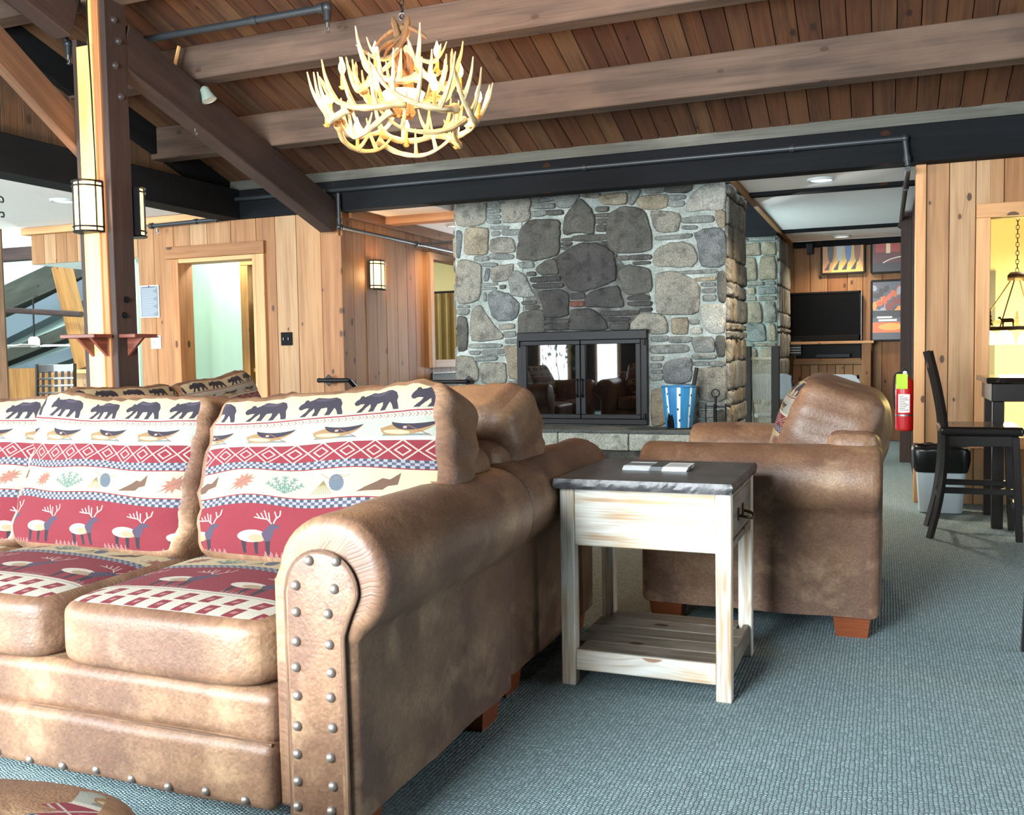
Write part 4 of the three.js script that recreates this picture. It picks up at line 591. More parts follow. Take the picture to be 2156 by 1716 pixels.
// ---------- end table ----------
{
  const t = thing('end_table', 'whitewashed wood end table with dark slate top between sofa and armchair', 'end table', [-0.694, 0, -3.06]);
  const mk = (seed) => woodTex(seed, '#e2e0da', '#cfc9bd', '#b39475', { knots: 2, streak: 0.9, coarse: 0.9, su: 0.9, sv: 0.35, w: 1024, h: 384, knotCol: '#8a5b40', stain: 0.3, stainCol: '#cf9f6e' });
  const w1 = std({ map: mk(111), roughness: 0.6 }), w2 = std({ map: mk(112), roughness: 0.6 }), slatW = std({ map: woodTex(113, '#8d8374', '#776b5d', '#5b5047', { knots: 4, streak: 0.5, su: 0.8, sv: 0.3, stain: 0.5, stainCol: '#9d968a' }), roughness: 0.6 });
  const x0 = -0.266, x1 = 0.27, z0 = -0.253, z1 = 0.256, L = 0.046, yt = 0.635, ya = 0.452;
  for (const [x, z] of [[x0, z1], [x1, z1], [x0, z0], [x1, z0]]) mesh('leg', box(x, 0, z, x - Math.sign(x) * L, yt, z - Math.sign(z) * L, 1, 0.003), z > 0 ? w1 : w2, t);
  mesh('apron', box(x0 + L, ya, z1 - 0.008, x1 - L, yt, z1 - 0.03, 0), w2, t); mesh('apron', box(x0 + L, ya, z0 + 0.008, x1 - L, yt, z0 + 0.03, 0), w2, t); mesh('apron', box(x0 + 0.008, ya, z0 + L, x0 + 0.03, yt, z1 - L, 2), w1, t);
  mesh('drawer_rail', merge([box(x1 - 0.006, ya, z0 + L, x1 - 0.03, ya + 0.022, z1 - L, 2), box(x1 - 0.006, yt - 0.022, z0 + L, x1 - 0.03, yt, z1 - L, 2)]), slatW, t);
  const dr = mesh('drawer', box(x1 - 0.009, ya + 0.026, z0 + L + 0.004, x1 - 0.045, yt - 0.026, z1 - L - 0.004, 2), slatW, t);
  const br = std({ color: '#4b4030', roughness: 0.4, metalness: 0.8 }), hy = (ya + yt) / 2 - 0.005;
  mesh('drawer_pull', merge([tube([V(x1 - 0.008, hy, 0.05), V(x1 + 0.02, hy - 0.006, 0.048), V(x1 + 0.03, hy - 0.012, 0.02), V(x1 + 0.03, hy - 0.012, -0.02), V(x1 + 0.02, hy - 0.006, -0.048), V(x1 - 0.008, hy, -0.05)], 0.005, 28, 8).toNonIndexed(), cbox(x1 - 0.007, hy + 0.004, 0.05, 0.006, 0.04, 0.016), cbox(x1 - 0.007, hy + 0.004, -0.05, 0.006, 0.04, 0.016)]), br, dr);
  const sy = 0.115; const zs = z0 + 0.006, nz = 5, sw = (z1 - 0.012 - zs) / nz;
  for (let i = 0; i < nz; i++) mesh('slat', box(i === 0 || i === nz - 1 ? x0 + L + 0.001 : x0 + 0.012, sy - 0.018, zs + i * sw + 0.003, i === 0 || i === nz - 1 ? x1 - L - 0.001 : x1 - 0.012, sy, zs + (i + 1) * sw - 0.003, 0, 0.003), slatW, t);
  mesh('shelf_rail', box(x0 + L, sy - 0.065, z1 - 0.006, x1 - L, sy - 0.001, z1 - 0.03, 0), w1, t); mesh('shelf_rail', box(x0 + L, sy - 0.065, z0 + 0.004, x1 - L, sy - 0.019, z0 + 0.03, 0), w1, t);
  mesh('shelf_rail', box(x1 - 0.008, sy - 0.065, z0 + L, x1 - 0.03, sy - 0.001, z1 - L, 2), slatW, t);
  // slate top with a hand-chipped edge
  const sn = noiseGen(121), slate = phys({ map: dataTex(512, 512, (u, v) => { const p = sn(u, v, 5, 5, 5, 1), q = sn(u, v, 70, 70, 2, 9); return lerp3(hex('#353436'), hex('#565456'), sat((p - 0.3) * 1.9)).map((x) => x * (0.88 + 0.24 * q)); }, 0.5, 0.5), roughness: 0.42, bumpMap: stoneBump, bumpScale: 0.001 });
  const g = new THREE.BoxGeometry(0.557, 0.032, 0.572, 44, 3, 44), p = g.attributes.position, rq = rng(17), rr = () => rq() * 2 - 1;
  for (let i = 0; i < p.count; i++) { let x = p.getX(i), y = p.getY(i), z = p.getZ(i); const ex = Math.abs(x) > 0.277, ez = Math.abs(z) > 0.284; if (ex || ez) { const k = (y < 0.01 ? 0.0022 : 0.0008) * rr() - (y > 0.012 || y < -0.012 ? 0.003 : 0); if (ex) x += Math.sign(x) * k; if (ez) z += Math.sign(z) * k; } p.setXYZ(i, x, y, z); }
  g.attributes.uv && (() => { const u = g.attributes.uv; for (let i = 0; i < p.count; i++) u.setXY(i, p.getX(i), p.getZ(i) + p.getY(i)); })();
  mesh('slate_top', toCreasedNormals(moved(g, 0.0, 0.652, -0.003), 0.5), slate, t);
  // three thin brochures with folded spines
  const cov = (k) => canvasTex(256, 192, (c, w, h) => { c.fillStyle = '#e6ecee'; c.fillRect(0, 0, w, h); c.fillStyle = '#5f7685'; c.fillRect(0, h * 0.25, w * 0.42, h * 0.5); c.fillStyle = '#20262b'; c.fillRect(w * 0.42, 0, w * 0.2, h); c.fillStyle = '#b8c6cc'; c.fillRect(w * 0.66, h * 0.2, w * 0.3, h * 0.6); }, 0.03);
  const cm = std({ map: cov(0), roughness: 0.35 });
  for (let i = 0; i < 3; i++) {
    const gg = new THREE.BoxGeometry(0.215, 0.0042, 0.13), ps = thing('brochure', ['glossy brochure lying directly on the slate top', 'glossy brochure in the middle of the little stack', 'glossy brochure topmost of the little stack'][i], 'brochure', [-0.71 + i * 0.002, 0.6705 + i * 0.0048, -3.105 + i * 0.002], 0.01 * i, 'brochures on the end table');
    mesh('pages', gg, cm, ps);
  }
}
// ---------- antler chandelier ----------
{
  const C0 = camera.position.clone().addScaledVector(dirOf(850, 190), 4.4);
  const ch = thing('antler_chandelier', 'antler chandelier with lit candle bulbs hanging below the purlins', 'chandelier', C0.toArray()), r = rng(909);
  const an = noiseGen(131);
  const antlerTex = dataTex(256, 256, (u, v) => { const p = an(u, v, 4, 20, 4, 1), q = an(u, v, 8, 60, 2, 9); let k = lerp3(hex('#d6c39c'), hex('#a68a62'), sat((p - 0.4) * 2.6)); return lerp3(k, hex('#5d452f'), sat((q - 0.54) * 3) * 0.8); }, 1, 1);
  const ivory = std({ map: antlerTex, roughness: 0.55 }), tip = std({ map: antlerTex, color: tint('#fff6e0'), roughness: 0.5 }), barkM = std({ map: antlerTex, color: tint('#8f745c'), roughness: 0.7 });
  // antler: main beam through pts, tines [t, direction, length]
  function antler(pts, r0, r1, tines, m = ivory) {
    const cv = new THREE.CatmullRomCurve3(pts, false, 'centripetal'), gs = [tube(cv, (t) => (t < 0.04 ? r0 * 1.3 : r0 + (r1 - r0) * t) * (t > 0.94 ? Math.max(0.25, (1 - t) / 0.06) : 1) * (1 + 0.08 * Math.sin(t * 40)), 30, 9)];
    for (const [t, d, len, bend] of tines) { const a = cv.getPointAt(t), dd = d.clone().normalize(), b = bend || V(0, 1, 0); gs.push(tube([a, a.clone().addScaledVector(dd, len * 0.35), a.clone().addScaledVector(dd, len * 0.68).addScaledVector(b, len * 0.12), a.clone().addScaledVector(dd, len * 0.9).addScaledVector(b, len * 0.36)], (q) => Math.max(0.0022, (r0 * 0.78) * (1 - q * 0.78)), 16, 7)); }
    return mesh('antler', mergeGeometries(gs.map((g) => g.toNonIndexed())), m, ch);
  }
  const ring = (n, R, y, span, tl, ph, out, up, dy = 0) => { for (let k = 0; k < n; k++) { const a0 = ph + k / n * 6.283 + (r() - 0.5) * 0.1, P = (f, rr, yy) => V(Math.cos(a0 + f * span) * rr, yy, Math.sin(a0 + f * span) * rr);
    const pts = [P(-0.1, R * 0.93, y + 0.02), P(0.25, R, y - 0.005), P(0.6, R * 1.03, y + 0.01), P(0.9, R * 1.12, y + 0.07 + dy), P(1.05, R * 1.2, y + 0.17 + dy)];
    const T = []; for (let i = 0; i < 3; i++) { const f = 0.25 + i * 0.22, a = a0 + f * span; T.push([f, V(Math.cos(a) * out + (r() - 0.5) * 0.3, up, Math.sin(a) * out + (r() - 0.5) * 0.3), tl * (0.8 + r() * 0.4), V(-Math.cos(a) * 0.15, 1, -Math.sin(a) * 0.15)]); }
    antler(pts, 0.0185, 0.008, T, k % 3 === 1 ? tip : ivory); } };
  ring(7, 0.335, -0.155, 1.05, 0.175, 0.3, 0.55, 0.85);
  ring(6, 0.21, -0.01, 1.1, 0.125, 0.9, 0.5, 0.9);
  // low cradle antlers under the ring
  for (let k = 0; k < 5; k++) { const a = k / 5 * 6.283 + 0.5, P = (f, R, y) => V(Math.cos(a + f) * R, y, Math.sin(a + f) * R); antler([P(-0.5, 0.31, -0.17), P(-0.2, 0.29, -0.225), P(0.25, 0.26, -0.25), P(0.7, 0.25, -0.225), P(1.0, 0.30, -0.15)], 0.015, 0.006, [[0.45, V(-Math.cos(a), 0.9, -Math.sin(a)), 0.12], [0.7, V(Math.cos(a) * 0.4, 1, 0.2), 0.13]], k % 2 ? ivory : tip); }
  // upper spread and the central stem
  for (let k = 0; k < 4; k++) { const a = k / 4 * 6.283 + 0.2; antler([V(Math.cos(a) * 0.02, 0.19, Math.sin(a) * 0.02), V(Math.cos(a) * 0.09, 0.13, Math.sin(a) * 0.09), V(Math.cos(a) * 0.19, 0.10, Math.sin(a) * 0.19), V(Math.cos(a + 0.2) * 0.27, 0.15, Math.sin(a + 0.2) * 0.27)], 0.014, 0.006, [[0.6, V(Math.cos(a), 0.5, Math.sin(a)), 0.1]]); }
  for (let k = 0; k < 3; k++) { const a = k / 3 * 6.283 + 0.4, c = Math.cos(a), s = Math.sin(a); antler([V(c * 0.03, -0.12, s * 0.03), V(c * 0.045, 0.0, s * 0.045), V(-s * 0.035, 0.14, c * 0.035), V(c * 0.025, 0.26, s * 0.025), V(c * 0.045, 0.335, s * 0.045)], 0.024, 0.016, k ? [[0.78, V(c * 1.0, -0.35, s * 1.0), 0.12, V(0, -1, 0)]] : [[0.8, V(-1, -0.4, 0.1), 0.13, V(0, -1, 0)]], barkM); }
  for (const sx of [-1, 1]) antler([V(0, 0.285, 0), V(sx * 0.05, 0.275, 0.01), V(sx * 0.1, 0.245, 0.02), V(sx * 0.14, 0.21, 0.02)], 0.015, 0.006, [], barkM);
  // candles: sleeve, flame bulb with its light; traced places on the photograph with depths along the ring
  const bulbM = new THREE.MeshStandardMaterial({ color: '#fff1d0', emissive: tint('#ffdca2'), emissiveIntensity: 40, roughness: 0.3 }), sleeveM = std({ color: '#c98a45', roughness: 0.6 });
  const right = V(1, 0, 0).applyQuaternion(camera.quaternion), fw = V(0, 0, -1).applyQuaternion(camera.quaternion); fw.y = 0; fw.normalize();
  for (const [px, py, dz] of [[790, 108, 0.20], [720, 142, 0.14], [695, 205, -0.03], [687, 222, 0.1], [920, 108, 0.22], [968, 150, 0.12], [1007, 203, -0.02], [790, 178, -0.2], [914, 178, -0.2], [855, 266, 0.32], [960, 268, 0.1], [752, 268, 0.22]]) {
    const p = camera.position.clone().addScaledVector(dirOf(px, py), 4.4 + dz).sub(C0);
    const cd = mesh('candle_sleeve', merge([moved(new THREE.CylinderGeometry(0.0085, 0.0095, 0.075, 10), p.x, p.y - 0.062, p.z), moved(new THREE.CylinderGeometry(0.018, 0.008, 0.012, 12), p.x, p.y - 0.098, p.z)]), sleeveM, ch);
    mesh('flame_bulb', moved(lathe([[0, -0.03], [0.011, -0.026], [0.018, -0.008], [0.017, 0.008], [0.009, 0.028], [0.003, 0.046], [0, 0.05]], 8), p.x, p.y, p.z), bulbM, cd);
    const l = new THREE.PointLight(tint('#ffb870'), 0.55, 0, 2); l.castShadow = true; l.position.copy(p); cd.add(l);
  }
  // glowing bowl in the middle
  const bw = mesh('glass_bowl', moved(lathe([[0.001, -0.045], [0.05, -0.04], [0.085, -0.015], [0.1, 0.02], [0.097, 0.022], [0.082, -0.01], [0.05, -0.032], [0.001, -0.037]], 28), 0, -0.035, 0), new THREE.MeshStandardMaterial({ color: '#ffe7b8', emissive: tint('#ffc26a'), emissiveIntensity: 4.5, roughness: 0.4 }), ch);
  const bl = new THREE.PointLight(tint('#ffb469'), 1.2, 0, 2); bl.castShadow = true; bl.position.set(0, -0.09, 0); bw.add(bl);
  // chain up to the ceiling
  const link = (y, k) => { const g = new THREE.TorusGeometry(0.014, 0.0028, 6, 14); g.scale(0.75, 1.25, 1); if (k % 2) g.rotateY(Math.PI / 2); return moved(g, 0, y, 0); };
  const top = roofY(C0.z) - C0.y, gl = []; for (let y = 0.345, k = 0; y < top - 0.04; y += 0.029, k++) gl.push(link(y, k));
  mesh('chain', merge(gl), M.iron, ch); mesh('ceiling_canopy', moved(new THREE.CylinderGeometry(0.05, 0.06, 0.05, 20), 0, top - 0.02, 0), M.iron, ch);
  const hk = new THREE.TorusGeometry(0.016, 0.003, 6, 14, 4.6); mesh('hook', moved(hk, 0, 0.34, 0), M.steel, ch);
}
// ---------- sprinkler pipes ----------
function pipeRun(name, label, pts, r, extras = [], mat = M.pipe) {
  const o = thing(name, label, 'pipe', [0, 0, 0], 0, 'sprinkler pipes');
  for (let i = 0; i + 1 < pts.length; i++) mesh('pipe_length', rod(pts[i], pts[i + 1], r, 14), mat, o);
  for (let i = 1; i + 1 < pts.length; i++) mesh('elbow', moved(new THREE.SphereGeometry(r * 1.45, 14, 10), ...pts[i].toArray()), mat, o);
  for (const e of extras) { const [k, t, rr] = e, a = pts[k].clone().lerp(pts[k + 1], t), d = pts[k + 1].clone().sub(pts[k]).normalize(); mesh(e[3] || 'coupling', rod(a.clone().addScaledVector(d, -r * 0.9), a.clone().addScaledVector(d, r * 0.9), r * (rr || 1.35), 14), mat, o); }
  return o;
}
function sprinkler(o, p, dirV = V(0, -1, 0)) { const a = p.clone().addScaledVector(dirV, 0.028), b = p.clone().addScaledVector(dirV, 0.05); const h = mesh('sprinkler_head', merge([rod(p, a, 0.013, 10), rod(a.clone().add(V(0.008, 0, 0)), b.clone().add(V(0.003, 0, 0)), 0.0022, 6), rod(a.clone().add(V(-0.008, 0, 0)), b.clone().add(V(-0.003, 0, 0)), 0.0022, 6), rod(b, b.clone().addScaledVector(dirV, 0.003), 0.014, 10)]), M.steel, o); return h; }
{
  const yz = (px, py) => onZ(px, py, -6.79);
  const a = yz(470, 422), b = yz(712, 402), c = yz(1905, 291), d = yz(1912, 346);
  const e0 = onX(1905, 350, 0.14), dz = onY(1893, 489, 2.2);
  pipeRun('sprinkler_pipe', 'black sprinkler pipe along the face of the eave beam', [V(a.x, a.y, -6.79), V(c.x, c.y, -6.79), V(d.x, 2.262, -6.79)], 0.018, [[0, 0.19], [0, 0.6], [0, 0.87], [1, 0.75]]);
  pipeRun('sprinkler_pipe', 'black sprinkler pipe running back under the white ceiling', [V(d.x, 2.24, -6.79), V(0.13, 2.24, -9.9), V(0.21, 2.24, -9.9)], 0.018, [[0, 0.25]]);
  const p1 = V(b.x, b.y - 0.02, -6.79), q = onZ(712, 478, -6.79);
  const r2 = pipeRun('sprinkler_pipe', 'black sprinkler pipe dropping at the corner and running along the stairwell wall', [p1, V(p1.x, q.y, -6.79), V(p1.x, q.y, -6.79 - 0.03), V(p1.x + 0.02, q.y, -9.4)], 0.017, [[0, 0.8], [2, 0.52, 1.6]]);
  const jn = V(p1.x + 0.01, q.y, -8.2); mesh('branch_pipe', rod(jn, V(-3.58, q.y + 0.02, -8.25), 0.011, 12), M.pipe, r2);
  const g0 = yz(455, 425), g1 = yz(455, 462), g2 = yz(314, 478);
  const r3 = pipeRun('sprinkler_pipe', 'short black sprinkler pipe below the gable beam end', [V(g0.x, g0.y, -6.79), V(g0.x, g1.y, -6.79), V(g2.x, g1.y - 0.01, -6.79)], 0.018, [[1, 0.3], [1, 0.96, 1.5]]);
  sprinkler(r3, yz(331, 482));
  const h0 = V(-4.45, 3.13, -4.88), h1 = V(-3.08, 3.13, -4.88), r4 = pipeRun('sprinkler_pipe', 'black sprinkler pipe hung under the roof boards beside the chandelier', [h0, h1, V(-3.08, 3.05, -4.88)], 0.022, [[0, 0.62, 1.25, 'pipe_strap'], [0, 0.97]]); sprinkler(r4, V(-3.08, 3.04, -4.88));
  const k0 = onX(95, 0, -4.62), k1 = onX(143, 92, -4.62), r5 = pipeRun('sprinkler_pipe', 'black sprinkler pipe beside the near rafter of the post', [k0.clone().add(k0.clone().sub(k1)), k1, k1.clone().add(V(0, -0.07, 0))], 0.018, []); sprinkler(r5, k1.clone().add(V(0, -0.07, 0)));
}
// small floodlight on the rafter, utility hook
{
  const p = onX(436, 200, -4.24), f = thing('flood_light', 'small silver flood light clamped on the rafter', 'spotlight', p.toArray());
  const g = lathe([[0.012, 0.06], [0.03, 0.045], [0.036, 0.01], [0.052, -0.04], [0.049, -0.04], [0.033, 0.008], [0.01, 0.03]], 22); const q = new THREE.Quaternion().setFromUnitVectors(V(0, -1, 0), V(0.35, -0.9, -0.15).normalize()); g.applyQuaternion(q);
  mesh('lamp_shade', g, std({ color: '#9fb3ab', roughness: 0.35, metalness: 0.4 }), f); const lens = new THREE.CylinderGeometry(0.047, 0.047, 0.006, 20); moved(lens, 0, -0.034, 0); lens.applyQuaternion(q); mesh('lens', lens, std({ color: '#e3ece9', roughness: 0.25 }), f);
  mesh('bracket', rod(V(-0.05, 0.06, 0), V(-0.012, 0.04, 0), 0.008, 8), M.iron, f);
  const hp = onX(411, 280, -4.30); solo('cup_hook', 'small brass hook screwed under the rafter', 'hook', tube([hp.clone().add(V(0, 0.03, 0)), hp, hp.clone().add(V(0.012, -0.014, 0.004)), hp.clone().add(V(0.022, -0.002, 0.006))], 0.0022, 16, 6), M.steel);
}
// ---------- lamps ----------
const amber = (k = 3.2) => new THREE.MeshStandardMaterial({ color: '#ffedc4', emissive: tint('#ffcf7a'), emissiveIntensity: k, roughness: 0.5 });
function lantern(label, pos, turn, w, h, d, inten, glow) {
  const o = thing('wall_sconce', label, 'wall lamp', pos, turn, 'amber glass wall lamps');
  const s = 20, gsh = (R, y) => { const g = new THREE.CylinderGeometry(R, R, y, s, 1, true, -Math.PI / 2, Math.PI); g.scale(1, 1, d / R); return g; };
  mesh('glass', merge([gsh(w / 2 * 0.93, h * 0.94), (() => { const c = new THREE.CircleGeometry(w / 2 * 0.93, s, 0, Math.PI); c.rotateX(Math.PI / 2); c.scale(1, 1, d / (w / 2 * 0.93)); return moved(c, 0, h * 0.47, 0); })()]), amber(glow), o);
  const band = (y) => { const pts = []; for (let i = 0; i <= 20; i++) { const t = i / 20 * Math.PI; pts.push(V(Math.cos(t) * w / 2, y, Math.sin(t) * d * 1.06)); } return tube(pts, 0.0055, 40, 6); };
  mesh('iron_band', merge([band(h / 2), band(h / 2 - 0.028), band(-h / 2), band(-h / 2 + 0.028)]), M.iron, o);
  mesh('iron_bar', merge([0.42, 1.4, 1.95, 2.75].map((t) => rod(V(Math.cos(t) * w / 2, -h / 2, Math.sin(t) * d * 1.05), V(Math.cos(t) * w / 2, h / 2, Math.sin(t) * d * 1.05), 0.005, 6))), M.iron, o);
  mesh('back_plate', cbox(0, 0, -0.004, w, h, 0.008, 1), M.iron, o); mesh('bottom_cap', (() => { const g = new THREE.CylinderGeometry(w / 2, w / 2, 0.01, 20, 1, false, -Math.PI / 2, Math.PI); g.scale(1, 1, d / (w / 2)); return moved(g, 0, -h / 2, 0); })(), M.iron, o);
  const l = new THREE.PointLight(tint('#ffc98c'), inten, 0, 2); l.castShadow = true; l.position.set(0, 0, d * 0.5); l.shadow.radius = 2; o.add(l); return o;
}
lantern('curved amber glass lantern on the front of the timber post', [onZ(190, 437, -4.33).x, onZ(190, 437, -4.33).y, -4.335], 0, 0.185, 0.295, 0.10, 1.2, 3.0);
lantern('amber glass lantern on the far face of the timber post', [-4.33, onX(275, 445, -4.3).y, -4.55], Math.PI, 0.185, 0.295, 0.10, 1.4, 3.0);
{ const p = onX(788, 580, -4.265); lantern('small amber glass sconce on the stairwell wall', [-4.245, p.y, p.z], Math.PI / 2, 0.22, 0.25, 0.075, 1.0, 3.4); }
function downlight(label, x, y, z, on, R = 0.085) {
  const o = thing('recessed_light', label, 'ceiling light', [x, y, z], 0, 'recessed ceiling lights');
  mesh('trim_ring', (() => { const g = new THREE.TorusGeometry(R, 0.012, 8, 30).rotateX(Math.PI / 2); return g; })(), std({ color: '#c9d6da', roughness: 0.5 }), o);
  mesh('lens', moved(new THREE.CylinderGeometry(R, R, 0.008, 28), 0, -0.001, 0), on ? new THREE.MeshStandardMaterial({ color: '#fff', emissive: tint('#fff4e4'), emissiveIntensity: 1.1, roughness: 0.5 }) : std({ color: '#dfe6e8', roughness: 0.5 }), o);
  if (on) { const l = new THREE.SpotLight(tint('#ffe9cc'), on, 0, 1.2, 0.6, 2); l.castShadow = true; l.position.set(0, -0.02, 0); l.target.position.set(0, -1, 0); o.add(l); o.add(l.target); l.shadow.radius = 3; }
}
{ const a = onY(132, 421, 2.37); downlight('recessed ceiling light glowing beyond the gable beam', a.x, 2.366, a.z, 9); }
{ const a = onY(1728, 377, 2.315); downlight('recessed ceiling light behind the black eave beam', a.x, 2.312, a.z, 22); const b = onY(1772, 497, 2.315); downlight('recessed ceiling light in front of the television wall', b.x, 2.312, b.z, 8); }
downlight('recessed ceiling light over the stairwell', -3.9, 2.326, -8.4, 7);
// ---------- wall plates and notices on the plank wall ----------
{
  const pl = (x, y) => onZ(x, y, ZW + 0.006);
  const notice = canvasTex(256, 400, (g, w, h) => { g.fillStyle = '#eef1f4'; g.fillRect(0, 0, w, h); g.fillStyle = '#8b95a0'; g.fillRect(14, 14, w - 28, h - 28); g.fillStyle = '#c6ced6'; for (let y = 30; y < h - 30; y += 13) g.fillRect(26, y, (w - 52) * (0.7 + 0.3 * Math.abs(Math.sin(y))), 6); g.fillStyle = '#5f6873'; g.fillRect(40, 20, w - 90, 10); });
  const a = pl(294, 602), b = pl(337, 668); const n = thing('paper_notice', 'printed grey notice pinned to the plank wall beside the doorway', 'notice', [(a.x + b.x) / 2, (a.y + b.y) / 2, ZW + 0.009]); mesh('sheet', new THREE.BoxGeometry(b.x - a.x, a.y - b.y, 0.002), std({ map: notice, color: tint('#b5b9bd'), roughness: 0.6 }), n); mesh('pin', moved(new THREE.SphereGeometry(0.006, 10, 8), 0, (a.y - b.y) / 2 - 0.01, 0.004), M.iron, n);
  const card = canvasTex(128, 160, (g, w, h) => { g.fillStyle = '#f2f3f1'; g.fillRect(0, 0, w, h); g.fillStyle = '#2b2b2b'; g.fillRect(12, 10, 44, 12); g.fillRect(74, 10, 34, 14); g.font = 'bold 40px serif'; g.fillText('T', 26, 92); });
  const c = pl(318, 707), d = pl(340, 734); const k = thing('small_card', 'small white card marked T on the plank wall', 'card', [(c.x + d.x) / 2, (c.y + d.y) / 2, ZW + 0.008]); mesh('card_sheet', new THREE.BoxGeometry(d.x - c.x, c.y - d.y, 0.003), std({ map: card, color: tint('#c9cac8'), roughness: 0.5 }), k);
  const e = pl(592, 700), f = pl(616, 727), sw = thing('light_switch', 'black double light switch right of the doorway'.replace(' right of', ' beside'), 'switch', [(e.x + f.x) / 2, (e.y + f.y) / 2, ZW + 0.01]); const W = f.x - e.x, H = e.y - f.y;
  mesh('switch_plate', cbox(0, 0, 0, W, H, 0.008, 0, 0.003), phys({ color: '#0d0d0e', roughness: 0.7, specularIntensity: 0.3 }), sw); for (const s of [-1, 1]) mesh('toggle', cbox(s * W * 0.22, 0, 0.007, 0.012, 0.026, 0.012, 1, 0.002), std({ color: '#0c0c0d', roughness: 0.3 }), sw);
}
// ---------- green room behind the doorway ----------
solo('wall_green', 'pale green plaster wall seen through the doorway', 'wall', box(-6.62, 0, -7.62, -5.87, 2.36, -7.72, 0), M.green, null, 'structure');
solo('wall_green_side', 'pale green side wall of the room behind the doorway', 'wall', box(-6.75, 0, -7.02, -6.62, 2.36, -7.72, 2), M.green, null, 'structure');
solo('wall_green_end', 'pale green end wall of the room behind the doorway', 'wall', box(-4.5, 0, -7.02, -4.41, 2.36, -8.7, 2), M.green, null, 'structure');
solo('ceiling_green', 'pale green ceiling behind the doorway', 'ceiling', box(-6.75, 2.365, -7.02, -4.41, 2.42, -8.7, 0), M.green, null, 'structure');
{ const d = thing('door_2', 'olive wood inner door frame in the green room', 'doorway', [0, 0, 0], 0, null, 'structure'), X = onZ(508, 600, -7.6).x;
  mesh('casing', box(X, 0, -7.58, X + 0.09, 1.97, -7.74, 1), M.ashWood, d); mesh('lintel', box(X, 1.972, -7.58, -4.6, 2.06, -7.74, 0), M.ashWood, d); mesh('dark_opening_panel', box(X + 0.1, 0, -7.66, -4.6, 1.6, -7.7, 1), M.dark, d); mesh('transom', box(X + 0.1, 1.6, -7.66, -4.6, 1.88, -7.7, 1), M.pinkWhite, d); mesh('push_bar', box(X + 0.1, 0.93, -7.62, -4.6, 0.97, -7.655, 0), M.postTan, d); }  // near-black panel put in for the dark opening beside the casing
{ const o = thing('added_globe_light', 'unseen white globe light added to brighten the green room', 'ceiling light', [-5.75, 2.2, -7.3]); mesh('globe', new THREE.SphereGeometry(0.08, 12, 8), new THREE.MeshStandardMaterial({ color: '#fff', emissive: tint('#eafff2'), emissiveIntensity: 3 }), o); mesh('stem', rod(V(0, 0.07, 0), V(0, 0.165, 0), 0.015), M.steel, o); const l = new THREE.PointLight(tint('#effff6'), 2.6, 0, 2); l.position.set(0, -0.02, 0); l.castShadow = true; l.shadow.radius = 4; o.add(l); }  // lamp added out of view to light the green room
